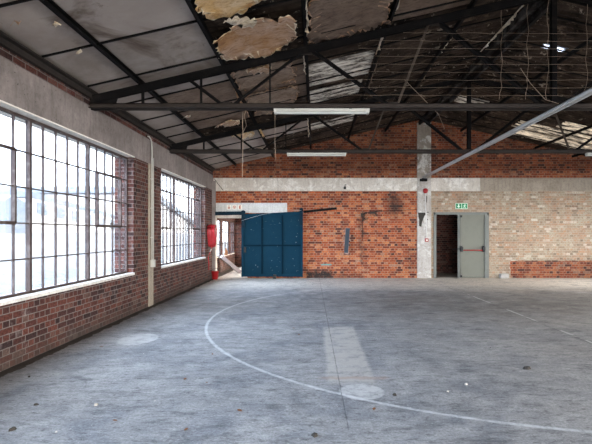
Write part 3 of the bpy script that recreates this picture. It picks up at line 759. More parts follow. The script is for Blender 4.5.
strip(PUR[2], 11.0, 13.6, .13, 'torn_w', 'ragged pale lining strip hanging from third purlin, past the far truss', 4)
strip(PUR[3], 3.9, 6.6, .15, 'torn_w', 'ragged pale lining strip hanging from fourth purlin, before the near truss', 3)
strip(PUR[3], 7.1, 8.0, .14, 'torn_w', 'short white lining strip hanging from fourth purlin, just past the near truss', 6)
strip(PUR[3], 8.3, 10.4, .12, 'torn_b', 'brown lining strip hanging from fourth purlin, midway between the trusses', 7)
strip(PUR[4], 7.4, 8.8, .10, 'torn_w', 'long pale lining strip hanging from fifth purlin, behind the wire netting', 9)
strip(PUR[4], 9.2, 10.4, .09, 'torn_b', 'brown lining strip hanging from fifth purlin, near the far truss', 11)
strip(3.30, 6.2, 9.4, .08, 'torn_w', 'thin pale lining strip peeling beside the ridge beam', 13)
strip(PUR[1], 8.0, 10.2, .12, 'torn_p', 'tan lining strip hanging from second purlin, between the trusses', 14)
strip(PUR[1], 11.0, 12.2, .13, 'torn_y', 'yellow-brown lining strip hanging from second purlin, just past the far truss', 15)
for k, (x, y, s_, lab) in enumerate([(-1.75, 11.3, .30, 'crumpled yellow scrap drooping just past the far truss'), (-1.9, 10.1, .26, 'tan curled scrap drooping just before the far truss'), (-.9, 7.35, .22, 'tan scrap drooping just past the near truss'),
                             (-3.0, 8.0, .07, 'tiny pale flap hanging off the ceiling above the near pier'), (-2.85, 5.55, .045, 'tiny pale flap hanging off the ceiling before the near truss'), (-2.5, 9.0, .07, 'small tan flap hanging off the ceiling behind the near truss chord'), (-1.6, 13.6, .13, 'pale scrap dangling near the gable wall'), (-2.75, 4.9, .06, 'brown peeled flake on the near ceiling by the first purlin'), (-3.05, 4.7, .05, 'dark peeled flake on the near ceiling above the lintel')]):
    sheet('peeling_scrap', [(x-s_, y-s_*.6), (x+s_*.2, y-s_), (x+s_, y-s_*.3), (x+s_*.7, y+s_*.7), (x-s_*.4, y+s_*.6)], ['torn_y','torn_p','torn_p','torn_w','torn_w','torn_p','torn_w','torn_p','torn_b'][k], lab, 'scrap', 'small peeling scraps of lining', seed=20+k, drop=.05 if s_ > .15 else .015, sag=.08 if s_ > .15 else .03, amp=.02)

# ------------------------------------------------------------------ trusses
def truss(y, lab, full=True):
    t = thing('roof_truss', lab, 'roof truss', (RX, y, U(XL)), 'steel roof trusses')
    CH = U(XL)-.01       # top of the bottom chord
    for s in (-1, 1):
        xe = XL+.02 if s < 0 else XR-.02
        r = MB(); a, b = Vector((xe, y, U(XL)+.045)), Vector((RX, y, U(RX)+.045))
        for o in (-.035, .035): r.bar(a+Vector((0,o,0)), b+Vector((0,o,0)), .012, .10)
        r.bar(a+Vector((0,0,.045)), b+Vector((0,0,.045)), .12, .012); r.build('rafter', M['steel'], t)
        g = MB(); q = [(xe, y-.012, CH-.09), (xe-s*.34, y-.012, CH-.09), (xe-s*.42, y-.012, CH+.16), (xe, y-.012, CH+.10)]
        g.prism(q, (0, .024, 0)); g.build('gusset_plate', M['steel'], t)
    c = MB()
    c.box(XL+.02, XR-.02, y-.05, y-.038, CH-.072, CH); c.box(XL+.02, XR-.02, y+.038, y+.05, CH-.072, CH); c.box(XL+.02, XR-.02, y-.05, y+.05, CH-.012, CH)
    for o in (-1, 1): c.box(XL+.02, XR-.02, y+o*.07-.025, y+o*.07+.025, CH-.078, CH-.068)
    c.build('bottom_chord', M['steel_brown'], t)
    def web(x0, z0, x1, z1, wd, nm='web_member', mt='steel'):
        m = MB(); m.bar((x0, y-.008, z0), (x1, y-.008, z1), .012, wd, up=(0,1,0)) if False else m.angle((x0, y, z0), (x1, y, z1), wd, .010, up=(0,1,0)); m.build(nm, M[mt], t)
    for mi in (0, 1):
        X = (lambda x: x) if mi == 0 else (lambda x: 2*RX-x)
        lo = CH-.03
        web(X(-2.60), lo, X(-2.60), U(-2.6)+.03, .035)
        web(X(-1.72), lo, X(-1.72), U(-1.72)+.03, .03)
        web(X(-1.92), U(-1.92)+.03, X(-1.38), lo, .045)
        web(X(-.22), U(-.22)+.03, X(-1.26), lo, .045)
        web(X(-.68), lo, X(-.68), U(-.68)+.03, .022)
        web(X(-.05), U(-.05)+.03, X(1.12), lo, .05)
        web(X(1.72), U(1.72)+.03, X(1.24), lo, .034, mt='web_light')
        web(X(1.85), U(1.85)+.03, X(3.45), lo, .06)
        for gx, up in ((-1.32, 0), (1.18, 0), (-.14, 1), (1.78, 1)):
            gm = MB(); z = (CH-.02) if not up else U(gx)+.02; x_ = X(gx)
            gm.prism([(x_-.10, y-.006, z-.04), (x_+.10, y-.006, z-.04), (x_+.07, y-.006, z+.05), (x_-.07, y-.006, z+.05)], (0, .012, 0)); gm.build('gusset_plate', M['steel_brown'], t)
    k = MB(); k.box(RX-.045, RX+.045, y-.03, y-.018, CH-.02, U(RX)+.05); k.box(RX-.045, RX-.033, y-.03, y+.03, CH-.02, U(RX)+.05); k.build('king_post', M['steel'], t)
    return t
truss(10.76, 'sooty steel roof truss nearer the gable wall, with two lamps under its chord')
truss(6.95, 'large sooty steel roof truss across the foreground, with wire netting above its chord')
truss(3.12, 'steel roof truss directly ahead of the viewer, above the top edge of view')
truss(-.70, 'steel roof truss over the viewer')

# longitudinal tie below the chords, from the pillar forward
mb = MB(); zc = U(XL)-.01-.078
mb.box(RX-.045, RX+.045, YF+.1, YB-.05, zc-.012, zc); mb.box(RX-.045, RX-.035, YF+.1, YB-.05, zc-.055, zc); mb.box(RX+.035, RX+.045, YF+.1, YB-.05, zc-.055, zc)
mb.tube([(RX+.0, YF+.1, zc-.033), (RX+.0, YB-.05, zc-.033)], .016, 8)
o = tag(mb.build('longitudinal_tie', M['tie']), 'pale grey steel tie running from the white pillar under both trusses', 'tie beam')
# wall bracket of the tie
mb = MB(); mb.box(RX-.12, RX+.12, YB-.12, YB-.047, zc-.16, zc-.075); mb.box(RX-.09, RX+.09, YB-.22, YB-.12, zc-.10, zc-.076); tag(mb.build('wall_bracket', M['steel']), 'dark bracket fixing the grey tie to the pillar', 'bracket')

# battens lamps
def lamp(xc, y, L, lab):
    zt = U(XL)-.01-.078
    t = thing('fluorescent_batten', lab, 'lamp', (xc, y, zt-.09), 'fluorescent battens under the truss chords')
    b = MB(); b.box(xc-L/2, xc+L/2, y-.045, y+.045, zt-.035, zt-.002); b.prism([(xc-L/2, y-.045, zt-.035), (xc-L/2, y+.045, zt-.035), (xc-L/2, y+.028, zt-.048), (xc-L/2, y-.028, zt-.048)], (L, 0, 0)); b.build('lamp_body', M['lamp'], t)
    for s in (-1, 1):
        c = MB(); x = xc+s*(L/2-.025); c.box(x-.018, x+.018, y-.042, y+.042, zt-.072, zt-.035); c.build('lamp_holder', M['lamp'], t)
        u = MB(); u.tube([(xc-L/2+.03, y+s*.022, zt-.060), (xc+L/2-.03, y+s*.022, zt-.060)], .011, 8); u.build('lamp_tube', M['tube'], t)
        w_ = MB(); x = xc+s*L*.3; w_.box(x-.02, x+.02, y-.055, y+.055, zt-.006, zt+.004); w_.build('fixing_clip', M['steel'], t)
lamp(.10, 6.95, 1.44, 'white unlit fluorescent lamp under the near truss')
lamp(.035, 10.76, 1.38, 'white unlit fluorescent lamp under the far truss, hung before the red gable brick')
lamp(7.03, 10.76, 1.38, 'white unlit fluorescent lamp under the far truss, past the pillar')
lamp(7.10, 6.95, 1.44, 'white unlit fluorescent lamp under the near truss, past the grey tie')

# wire netting in the plane of the near truss
t = thing('wire_netting', 'sagging rusty wire netting strung above the near truss chord', 'netting', (4, 6.86, 3.4))
for k in range(9):
    z = U(XL)+.10+k*.116; mb = MB()
    x0 = max((z-U(XL))/.23+XL+.25, .35+.05*k); x1 = min(2*RX-x0, 9.5); n = 24
    pts = [(x0+(x1-x0)*i/n, 6.86+.01*math.sin(i*1.7+k), z-.012*math.sin(PI*i/n)+.006*math.sin(i*2.3+k)) for i in range(n+1)]
    mb.tube(pts, .0021, 4); mb.build('line_wire', M['wire'], t)
for k, x in enumerate((2.78, 3.17, 3.47, 4.05, 4.6, 5.2, 5.8)):
    mb = MB(); z1 = U(x)-.06; r = random.Random(k); n = 14
    pts = [(x+.012*math.sin(i*1.3+k)+(-.04 if i < 2 else 0)+r.uniform(-.006,.006), 6.855, U(XL)+.03+(z1-U(XL)-.03)*i/n) for i in range(n+1)]
    mb.tube(pts, .0030, 4); mb.build('stay_wire', M['wire'], t)
# loose wires hanging from the chord
def hang(pts, lab, r=.004): 
    mb = MB(); mb.tube(pts, r, 5); tag(mb.build('hanging_wire', M['wire']), lab, 'wire', 'loose wires hanging from the roof')
hang([(-1.105, 7.02, 3.35), (-1.10, 7.02, 2.9), (-1.11, 7.02, 2.35)], 'thin rusty wire hanging below the near truss chord, clear of the lamp')
hang([(-.61, 7.02, 3.36), (-.612, 7.02, 2.9), (-.60, 7.02, 2.62)], 'thin wire hanging beside the end of the near lamp', .003)
hang([(1.75, 9.0, 4.5), (2.1, 9.2, 4.25), (2.5, 9.3, 3.9), (2.62, 9.3, 3.6)], 'curved loose cable drooping before the ridge pillar', .006)
hang([(3.05, 6.83, 3.95), (3.2, 6.83, 3.72), (3.42, 6.83, 3.48), (3.62, 6.83, 3.42)], 'bent wire end tangled by the king post of the near truss')
hang([(-1.38, 9.4, 4.06), (-1.45, 9.4, 3.9), (-1.40, 9.4, 3.7), (-1.5, 9.4, 3.5)], 'crooked twig-like wire dangling between the trusses near the tan boards', .008)

# ------------------------------------------------------------------ left wall fittings
t = thing('wall_conduit', 'pale conduit with a small box on the concrete strip between the windows', 'conduit', (XL+.05, 9.48, .9))
mb = MB(); X = XL+.055; pts = [(X, 9.44, .93), (X, 9.44, 3.25), (X, 9.42, 3.36), (X, 9.36, 3.42), (X, 9.26, 3.44), (X, 9.20, 3.43)]; mb.tube(pts, .012, 8); mb.build('pipe', M['pvc'], t, smooth=True)
mb = MB(); mb.tube([(X, 9.53, .93), (X, 9.53, 3.05)], .008, 6); mb.build('pipe', M['pvc'], t, smooth=True)
mb = MB(); mb.box(XL+.03, XL+.09, 9.42, 9.55, .80, .95); mb.build('junction_box', M['pvc'], t, bevel=.006)
for z in (1.4, 2.0, 2.6): mb = MB(); mb.box(XL+.03, XL+.07, 9.42, 9.46, z, z+.02); mb.build('saddle_clip', M['pvc'], t)

# fire hose on its hook by the corner
hx, hy, hz = XL+.15, 14.52, 1.36
t = thing('fire_hose', 'red fire hose hung in long loops in the room corner', 'hose', (XL+.1, hy, .9))
mb = MB()
for k in range(7):
    pts = []; a = .13+.012*(k % 4); hh = .33+.015*(k % 3); n = 20; ox = (k-3)*.036
    for i in range(n):
        th = 2*PI*i/n; yy = a*math.sin(th)*(1.15 if math.cos(th) > 0 else .8); zz = hh*math.cos(th)
        pts.append((hx+ox+.01*math.sin(th*2+k), hy+yy, hz+zz+.05))
    mb.tube(pts, .015, 6, closed=True)
mb.build('hose_loops', M['hose'], t, smooth=True)
mb = MB(); mb.tube([(hx, hy+.05, hz-.26), (hx-.02, hy-.03, hz-.4), (hx-.05, hy-.18, hz-.52), (hx-.06, hy-.25, hz-.62), (hx-.05, hy-.22, hz-.8), (hx-.06, hy-.2, .35)], .014, 6); mb.build('hose_tail', M['hose'], t, smooth=True)
mb = MB(); mb.tube([(hx-.02, hy-.03, hz-.38), (hx-.04, hy-.12, hz-.46)], [.02, .012], 8); mb.build('nozzle', M['pvc'], t)
mb = MB(); mb.box(XL, XL+.26, hy-.03, hy+.03, hz+.30, hz+.34); mb.box(XL+.005, XL+.02, hy-.06, hy+.06, hz+.2, hz+.42); mb.build('wall_hook', M['steel'], t)
# bucket
t = thing('fire_bucket', 'red fire bucket on the floor below the hose, by the doorway', 'bucket', (-3.24, 14.9, 0))
mb = MB(); mb.lathe((-3.24, 14.9, 0), [(.085,0), (.09,.01), (.12,.25), (.126,.255), (.126,.265), (.115,.262), (.082,.02), (.01,.018)], 20); mb.build('bucket_body', M['red'], t, smooth=True)
mb = MB(); mb.tube([(-3.24+.12*math.cos(a), 14.9, .26-.09*math.sin(a)*-1) for a in [PI*i/12 for i in range(13)]], .005, 6); mb.build('bucket_handle', M['steel'], t)

# ------------------------------------------------------------------ sliding door and its rail
YD = YB-.16
t = thing('sliding_door', 'big dark blue panelled steel sliding door covering part of the doorway', 'door', (-1.4, YD, 0), None)
x0, x1, zb, zt = -2.42, -.40, .06, 2.12
mb = MB(); mb.prism([(x0, YD, zb+.03), (x1, YD, zb-.01), (x1, YD, zt+.08), (x0, YD, zt-.01)], (0, .03, 0)); mb.build('door_panel', M['blue'], t)
f = MB()
def rail(z0, z1, xa=x0, xb=x1, d=.028): f.box(xa, xb, YD-d, YD+.0005, z0, z1)
f.box(x0, x0+.07, YD-.05, YD, zb, zt); f.box(x1-.07, x1, YD-.05, YD, zb, zt+.06); rail(zb, zb+.09); 
f.prism([(x0, YD-.03, zt-.10), (x1, YD-.03, zt-.04), (x1, YD-.03, zt+.09), (x0, YD-.03, zt)], (0, .03, 0))
f.build('door_frame', M['blue'], t, bevel=.004)
for k in (1, 2):
    m_ = MB(); x = x0+(x1-x0)*k/3; m_.box(x-.02, x+.02, YD-.035, YD, zb+.09, zt-.04); m_.build('door_rib', M['blue_rib_shade'], t, bevel=.004)
m_ = MB(); m_.box(x0+.07, x1-.07, YD-.045, YD, 1.07, 1.115); m_.build('door_rib', M['blue_rib_shade'], t, bevel=.004)
for x, dz, nm in ((x0+.06, -.02, 0), (x1-.05, .06, 1)):
    h = MB(); h.box(x-.05, x+.05, YD-.06, YD-.03, zt-.42+dz, zt+.10+dz); h.box(x-.06, x+.06, YD-.09, YD+.02, zt+.02+dz, zt+.13+dz); h.lathe((x, YD-.03, zt+.09+dz), [(.05,-.02),(.06,-.02),(.06,.02),(.05,.02)], 16, 'y'); h.build('door_hanger', M['blue_dark'], t)
h = MB(); h.box(x0+.09, x0+.13, YD-.07, YD-.03, .88, 1.02); h.box(x0+.06, x0+.15, YD-.04, YD-.028, .86, 1.04); h.build('door_handle', M['black'], t)
fb = MB(); fb.box(-1.37, -1.28, YD-.10, YD-.032, .0, .14); fb.box(-1.37, -1.28, YD-.10, YD+.06, 0, .03); tag(fb.build('door_guide', M['black']), 'small black floor guide at the foot of the blue sliding door', 'door guide')
sp = MB(); r = random.Random(4)
for k in range(46):
    x = r.uniform(x0+.1, x1-.1); z = r.uniform(.2, 1.95); s = r.choice([.003, .004, .005, .009]); sp.prism([(x+s*math.cos(a)*r.uniform(.7,1.2), YD-.0006, z+s*math.sin(a)*r.uniform(.7,1.3)) for a in [2*PI*i/6 for i in range(6)]], (0, -.0015, 0))
so = sp.build('paint_splash', M['lamp'], t); so['kind'] = 'stuff'
# rail
mb = MB(); mb.bar((-3.32, YD+.05, 2.16), (-2.36, YD+.05, 2.17), .05, .09); mb.bar((-3.32, YD+.06, 2.10), (-2.38, YD+.06, 2.11), .03, .03)
tag(mb.build('door_track', M['blue_dark']), 'dark blue steel track over the open doorway', 'track')
t2 = thing('track_arm', 'dark tilted steel track arm sticking out past the blue door', 'track', (.2, YD+.06, 2.2))
mb = MB(); mb.bar((-.38, YD+.06, 2.20), (.72, YD+.06, 2.315), .04, .075); mb.build('rail', M['steel'], t2)
mb = MB(); mb.box(.60, .66, YD+.04, YB-.0, 2.28, 2.33); mb.box(-.2, -.14, YD+.04, YB-.0, 2.20, 2.25); mb.build('bracket', M['steel'], t2)
mb = MB(); pts = [(-2.42, YD-.10, 1.90), (-2.1, YD-.10, 2.0), (-1.7, YD-.10, 2.11), (-1.3, YD-.10, 2.18), (-.9, YD-.10, 2.22), (-.45, YD-.10, 2.24)]
mb.tube(pts, .004, 6); tag(mb.build('door_cable', M['pvc']), 'thin grey cable strung across the top of the blue door', 'cable')

# ------------------------------------------------------------------ exit doorway
e = bpy.data.objects.new('door_1', None); C.objects.link(e); e.location = (4.87, YB, 0); struct(e)
mb = MB(); yf0, yf1 = YB-.02, YB+.12
mb.box(EX0, EX0+.06, yf0, yf1, 0, EH); mb.box(EX1-.10, EX1, yf0, yf1, 0, EH); mb.box(EX0, EX1, yf0, yf1, EH-.05, EH); mb.box(EX0-.03, EX1+.03, yf0-.005, yf0+.02, EH-.06, EH+.02)
mb.box(EX0-.03, EX0+.03, yf0-.005, yf0+.02, 0, EH); mb.box(EX1-.04, EX1+.03, yf0-.005, yf0+.02, 0, EH)
mb.build('door_frame', M['frame_grey'], e)
lx0, lx1 = 4.79, EX1-.10
t = thing('fire_door', 'closed grey-green door leaf with red push bar in the exit doorway', 'door', ((lx0+lx1)/2, YB+.03, 0))
mb = MB(); mb.box(lx0, lx1, YB+.02, YB+.065, .012, EH-.055); mb.build('door_leaf', M['door_grey'], t, bevel=.003)
mb = MB(); mb.box(lx0, lx0+.045, YB+.008, YB+.02, .012, EH-.06); mb.box(lx0-.03, lx0, YB+.02, YB+.03, .012, EH-.06); mb.build('astragal', M['frame_grey'], t)
mb = MB(); mb.tube([(lx0+.10, YB-.075, .93), (lx1-.06, YB-.075, .93)], .017, 10); mb.build('push_bar', M['red'], t, smooth=True)
for x in (lx0+.08, lx1-.06):
    mb = MB(); mb.box(x-.04, x+.04, YB-.10, YB+.02, .88, 1.04); mb.box(x-.03, x+.03, YB-.06, YB+.02, 1.0, 1.07); mb.build('bar_housing', M['black'], t, bevel=.008)
mb = MB(); mb.tube([(lx0+.06, YB-.05, .97), (lx0-.05, YB-.03, .97), (lx0-.22, YB-.03, .965)], .014, 8); mb.build('lever', M['black'], t)
mb = MB(); mb.tube([(lx0+.075, YB-.01, 1.05), (lx0+.075, YB-.01, 2.08)], .008, 6); mb.tube([(lx0+.075, YB-.01, .9), (lx0+.075, YB-.01, .05)], .008, 6); mb.build('bolt_rod', M['frame_grey'], t)
for z in (.06, 2.05): mb = MB(); mb.box(lx0+.045, lx0+.105, YB-.03, YB+.02, z-.03, z+.04); mb.build('bolt_keep', M['black'], t)
mb2 = MB(); mb2.box(3.95, 4.5, PY-.06, PY, 2.22, 2.28); tag(mb2.build('wall_batten', M['sill']), 'pinkish batten fixed on the brick of the dark passage', 'batten')

# exit sign
t = thing('exit_sign', 'green and white emergency exit sign on the wall above the exit door', 'sign', (4.87, YB, 2.29))
mb = MB(); mb.box(4.68, 5.08, YB-.012, YB, 2.305, 2.49); mb.build('sign_plate', M['white'], t)
ys_ = YB-.0125
for xa, xb in ((4.692, 4.875), (4.892, 5.068)):
    mb = MB(); mb.box(xa, xb, ys_-.002, ys_, 2.318, 2.477); mb.build('sign_panel', M['green'], t)
def flat(nm, polys, mat, par, y):
    m_ = MB()
    for p in polys: m_.prism([(x, y, z) for x, z in p], (0, -.0012, 0))
    m_.build(nm, M[mat], par)
yq = ys_-.0022; cx, cz = 4.783, 2.392
flat('down_arrow', [[(cx-.018, cz+.07), (cx+.018, cz+.07), (cx+.018, cz), (cx+.055, cz), (cx, cz-.055), (cx-.055, cz), (cx-.018, cz)]], 'white', t, yq)
cx = 4.98
head = [(cx+.012+.016*math.cos(a), cz+.055+.016*math.sin(a)) for a in [2*PI*i/10 for i in range(10)]]
flat('running_figure', [head, [(cx-.005, cz+.035), (cx+.02, cz+.035), (cx+.012, cz-.015), (cx-.02, cz-.015)], [(cx+.015, cz+.035), (cx+.045, cz+.01), (cx+.055, cz+.018), (cx+.02, cz+.045)],
    [(cx-.005, cz+.035), (cx-.045, cz+.022), (cx-.05, cz-.005), (cx-.04, cz-.005), (cx-.034, cz+.012), (cx-.005, cz+.02)],
    [(cx-.02, cz-.01), (cx+.012, cz-.01), (cx+.04, cz-.03), (cx+.032, cz-.065), (cx+.02, cz-.062), (cx+.024, cz-.035)], [(cx-.02, cz-.01), (cx-.002, cz-.012), (cx-.012, cz-.045), (cx-.055, cz-.05), (cx-.055, cz-.038), (cx-.024, cz-.035)]], 'white', t, yq)

# three fire symbols on the painted lintel
yl = YB-.02
def plate(xc, zc, nm, lab, polys):
    t = thing('fire_sign', lab, 'sign', (xc, yl, zc-.08)); mb = MB(); mb.box(xc-.075, xc+.075, yl-.006, yl, zc-.08, zc+.08); mb.build('sign_plate', M['cream'], t)
    flat(nm, polys(xc, zc), 'sign_red', t, yl-.0062)
circ = lambda x, z, r, n=16: [(x+r*math.cos(2*PI*i/n), z+r*math.sin(2*PI*i/n)) for i in range(n)]
zc = 2.36
plate(-2.86, zc, 'flame_symbol', 'small cream fire sign with red flame-like arrow, nearest the corner', lambda x, z: [[(x-.045, z-.01), (x-.03, z-.045), (x, z-.055), (x+.03, z-.045), (x+.045, z-.01), (x+.015, z-.012), (x+.01, z+.055), (x, z+.065), (x-.01, z+.055), (x-.015, z-.012)]])
def ringp(x, z):
    out = []
    for i in range(16):
        a, b = 2*PI*i/16, 2*PI*(i+1)/16
        out.append([(x+.05*math.cos(a), z+.05*math.sin(a)), (x+.05*math.cos(b), z+.05*math.sin(b)), (x+.034*math.cos(b), z+.034*math.sin(b)), (x+.034*math.cos(a), z+.034*math.sin(a))])
    return out + [circ(x, z, .018, 10)]
plate(-2.68, zc, 'hose_reel_symbol', 'small cream fire sign with round hose reel symbol, middle of three', ringp)
plate(-2.50, zc, 'extinguisher_symbol', 'small cream fire sign with upright extinguisher symbol, nearest the blue door', lambda x, z: [[(x-.022, z-.06), (x+.022, z-.06), (x+.022, z+.03), (x+.008, z+.045), (x-.008, z+.045), (x-.022, z+.03)], [(x-.008, z+.045), (x+.008, z+.045), (x+.035, z+.06), (x+.03, z+.068), (x-.008, z+.06)]])

# ------------------------------------------------------------------ things on the far wall
yp = YB-.045
t = thing('alarm_bell', 'round dark red alarm bell high on the white pillar', 'bell', (3.67, yp, 2.83))
mb = MB(); mb.lathe((3.67, yp-.03, 2.90), [(.07,-.03), (.085,-.02), (.085,.0), (.06,.03), (.015,.04)], 20, 'y'); mb.build('gong', M['red'], t, smooth=True)
mb = MB(); mb.box(3.62, 3.72, yp-.02, yp, 2.84, 2.96); mb.build('back_box', M['red'], t)
t = thing('call_point', 'small red break-glass call point on the white pillar', 'call point', (3.70, yp, 1.22))
mb = MB(); mb.box(3.65, 3.76, yp-.05, yp, 1.21, 1.32); mb.build('box', M['red'], t, bevel=.006)
mb = MB(); mb.box(3.675, 3.735, yp-.053, yp-.05, 1.24, 1.285); mb.build('glass_plate', M['cream'], t)
mb = MB(); mb.tube([(3.705, yp-.012, 1.32), (3.70, yp-.012, 2.05), (3.66, yp-.012, 2.45), (3.67, yp-.012, 2.84)], .009, 6); tag(mb.build('pillar_cable', M['tie']), 'thin cable running up the white pillar to the bell', 'cable')
r = random.Random(9); pts = []
for (x, z) in [(3.42,2.18),(3.66,2.18),(3.68,2.12),(3.62,2.05),(3.60,1.95),(3.55,1.85),(3.52,1.70),(3.47,1.74),(3.46,1.95),(3.44,2.02)]: pts.append((x+r.uniform(-.01,.01), yp-.001, z))
mb = MB(); mb.prism(pts, (0, -.012, 0)); tag(mb.build('tar_patch', M['grit']), 'ragged black tar patch on the pillar beside the exit door', 'patch')
for (x, z, w_, h_, lab) in ((3.71, 2.62, .018, .22, 'black vertical slot mark high on the white pillar below the bell'), (3.74, 2.19, .07, .025, 'black stub mark beside the tar patch on the pillar'), (3.74, 1.95, .025, .03, 'black dot mark below the tar patch on the pillar')):
    mb = MB(); mb.box(x-w_/2, x+w_/2, yp-.02, yp, z-h_/2, z+h_/2); tag(mb.build('fixing_stub', M['grit']), lab, 'fixing')
t = thing('beam_fitting', 'small black conduit fitting on the concrete beam beyond the blue door', 'fitting', (1.0, YB-.03, 2.95))
mb = MB(); mb.box(.95, 1.03, YB-.10, YB-.03, 2.95, 3.04); mb.build('box', M['black'], t, bevel=.005)
mb = MB(); mb.tube([(1.0, YB-.06, 3.04), (1.0, YB-.06, 3.10), (1.04, YB-.06, 3.10)], .015, 6); mb.build('stub', M['black'], t)
t = thing('wall_channel', 'blue-grey steel channel leaning upright on the brick wall', 'channel', (1.08, YB-.05, .9))
a, b = Vector((1.03, YB-.05, .84)), Vector((1.09, YB-.05, 1.66))
mb = MB(); mb.bar(a, b, .13, .015, up=(0,1,0)); mb.bar(a+Vector((-.06,-.03,0)), b+Vector((-.06,-.03,0)), .012, .06, up=(0,1,0)); mb.bar(a+Vector((.06,-.03,0)), b+Vector((.06,-.03,0)), .012, .06, up=(0,1,0)); mb.build('channel_body', M['pipe'], t)
mb = MB(); mb.box(1.0, 1.16, YB-.045, YB, 1.2, 1.24); mb.build('wall_fixing', M['steel'], t)
mb = MB(); mb.tube([(1.58, YB-.02, 1.25), (1.58, YB-.02, 2.08), (1.66, YB-.02, 2.18), (2.1, YB-.02, 2.22), (3.4, YB-.02, 2.28)], .008, 5); tag(mb.build('wall_wire', M['steel']), 'thin black wire running along the brick to the tar patch', 'wire')
mb = MB(); mb.box(1.86, 2.0, YB-.05, YB, 2.15, 2.21); mb.box(1.53, 1.59, YB-.04, YB, 2.05, 2.16); tag(mb.build('burnt_bracket', M['grit']), 'burnt black bracket remains on the brick beside the pillar', 'bracket')
t = thing('wall_eyelet', 'tiny white fixing on the beam above the doorway', 'fixing', (-2.42, YB-.03, 2.92)); mb = MB(); mb.box(-2.44, -2.39, YB-.06, YB-.03, 2.90, 2.95); mb.build('knob', M['lamp'], t)
mb = MB(); mb.tube([(-3.34, YB-.05, 3.30), (-3.2, YB-.05, 3.1), (-3.05, YB-.05, 2.92)], .01, 6); tag(mb.build('corner_strut', M['grit']), 'short dark diagonal strut in the corner on the concrete beam', 'strut')
mb = MB(); mb.box(6.13, 6.40, YB-.16, YB-.005, 0, .15); tag(mb.build('concrete_block', M['rubble'], bevel=.012), 'small grey concrete block on the floor against the exit bay wall', 'block')
# plank leaning in the room beyond, and its hand rail
t = MB(); a, b = Vector((-3.47, 17.0, .63)), Vector((-2.83, 17.3, .03)); t.bar(a, b, .30, .13); tag(t.build('leaning_board', M['plank'], bevel=.003), 'grey board leaning under the windows in the room beyond the doorway', 'board')
mb = MB(); mb.box(-3.0, -1.5, ANX_Y-.08, ANX_Y, .66, .74); tag(mb.build('wall_rail', M['sill']), 'pale rail on the end wall of the room beyond', 'rail')
mb = MB(); mb.lathe((-3.50, 18.1, .62), [(.05,0),(.06,.02),(.06,.18),(.025,.24),(.025,.30)], 12); tag(mb.build('window_bottle', M['leaf'], smooth=True), 'brown bottle on a window sill in the room beyond', 'bottle')

# ------------------------------------------------------------------ crumbs on the floor
def crumb(kind, x, y, s, k):
    r = random.Random(100+k)
    if kind == 'leaf':
        mb = MB(); n = 9; L = s*1.5; pts = []
        a0 = r.uniform(0, 2*PI)
        out = [(-1,0),(-.5,.42),(.1,.5),(.6,.3),(1.05,0),(.6,-.32),(.1,-.48),(-.5,-.36)]
        top_ = [(x+L*(u*math.cos(a0)-v*math.sin(a0)), y+L*(u*math.sin(a0)+v*math.cos(a0)), .004+.25*s*abs(v)+.12*s*abs(u)) for u, v in out]
        mb.prism(top_, (0, 0, .0025)); o = mb.build('dry_leaf', M['leaf'])
    else:
        mb = MB(); n = 7; lo = [(x+s*math.cos(2*PI*i/n)*r.uniform(.6,1.2), y+s*math.sin(2*PI*i/n)*r.uniform(.6,1.2), 0) for i in range(n)]
        up = [(px_*.7+x*.3+r.uniform(-.1,.1)*s, py_*.7+y*.3, s*r.uniform(.4,.8)) for px_, py_, _ in lo]
        mb.add(lo+up, [tuple(range(n)), tuple(range(2*n-1, n-1, -1))]+[(i, (i+1)%n, n+(i+1)%n, n+i) for i in range(n)])
        o = mb.build({'rubble':'rubble_chip','flake':'plaster_crumb','grit':'dark_crumb'}[kind], M[kind])
    return o
def fp(px, py): z = EYE*F/(py-233); return (px-315)*z/F, z
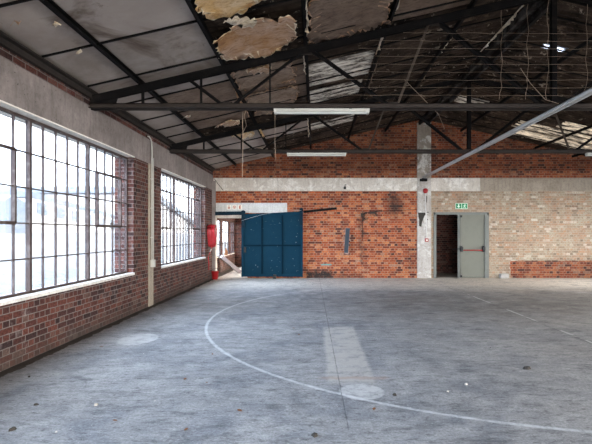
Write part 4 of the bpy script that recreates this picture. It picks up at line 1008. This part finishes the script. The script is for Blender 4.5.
spots = [('rubble', 96, 405, .030, 'pale stone chip on the open floor, largest of the loose bits'), ('grit', 12, 430, .035, 'dark curled crumb on the floor, nearest the viewer'), ('grit', 29, 377, .02, 'black crumb on the floor close to the brick wall'),
         ('grit', 36, 405, .028, 'dark sliver on the floor between wall and stone chip'), ('leaf', 115, 421, .018, 'brown leaf on the floor just beyond the dark crumbs'), ('leaf', 239.5, 411, .026, 'reddish brown leaf on the floor inside the painted curve foreground'),
         ('leaf', 374, 409.5, .024, 'reddish brown leaf on the floor just outside the painted curve by the white patch'), ('leaf', 185, 379.5, .024, 'brown leaf on the floor, alone between wall and painted curve'), ('leaf', 101.5, 347, .022, 'small leaf on the floor beside the pale round patch'),
         ('leaf', 212.5, 354.5, .02, 'small leaf on the floor touching the painted curve'), ('leaf', 293.5, 328.5, .022, 'leaf on the floor inside the painted ring, farther one'), ('leaf', 299, 335, .022, 'leaf on the floor inside the painted ring, nearer one'),
         ('rubble', 466, 384.5, .028, 'tan crumb on the open floor past the joint'), ('grit', 395, 395.5, .03, 'black scrap on the floor beside the painted curve'), ('grit', 315, 436, .035, 'black lump at the lower edge of view near the joint'), ('grit', 527, 369, .05, 'flat dark rubber scrap on the floor of the far bay'),
         ('flake', 56, 432, .012, 'white crumb on the foreground floor'), ('flake', 155, 401, .012, 'white crumb on the floor beyond the stone chip'), ('leaf', 186, 430, .02, 'brown leaf at the lower part of the open floor'), ('rubble', 447.5, 391.5, .016, 'tiny tan crumb on the floor near the painted curve')]
for k, (kd, px_, py_, s_, lab) in enumerate(spots):
    x, y = fp(px_, py_); o = crumb(kd, x, y, s_*.8, k); tag(o, lab, {'leaf':'leaf','rubble':'stone','flake':'crumb','grit':'crumb'}[kd], 'loose bits on the floor')
r = random.Random(77)
for k in range(26):
    y = 3.2+11*r.random()**1.3; x = r.uniform(-3.0, 7.0); kd = r.choice(['leaf', 'rubble', 'flake', 'grit', 'grit', 'rubble']); o = crumb(kd, x, y, r.uniform(.004, .010), 200+k)
    tag(o, {'leaf':'tiny brown leaf scattered on the concrete floor','rubble':'tiny tan chip scattered on the concrete floor','flake':'tiny white crumb scattered on the concrete floor','grit':'tiny black crumb scattered on the concrete floor'}[kd], {'leaf':'leaf','rubble':'stone','flake':'crumb','grit':'crumb'}[kd], {'leaf':'tiny brown leaves on the floor','rubble':'tiny tan chips on the floor','flake':'tiny white crumbs on the floor','grit':'tiny black crumbs on the floor'}[kd])
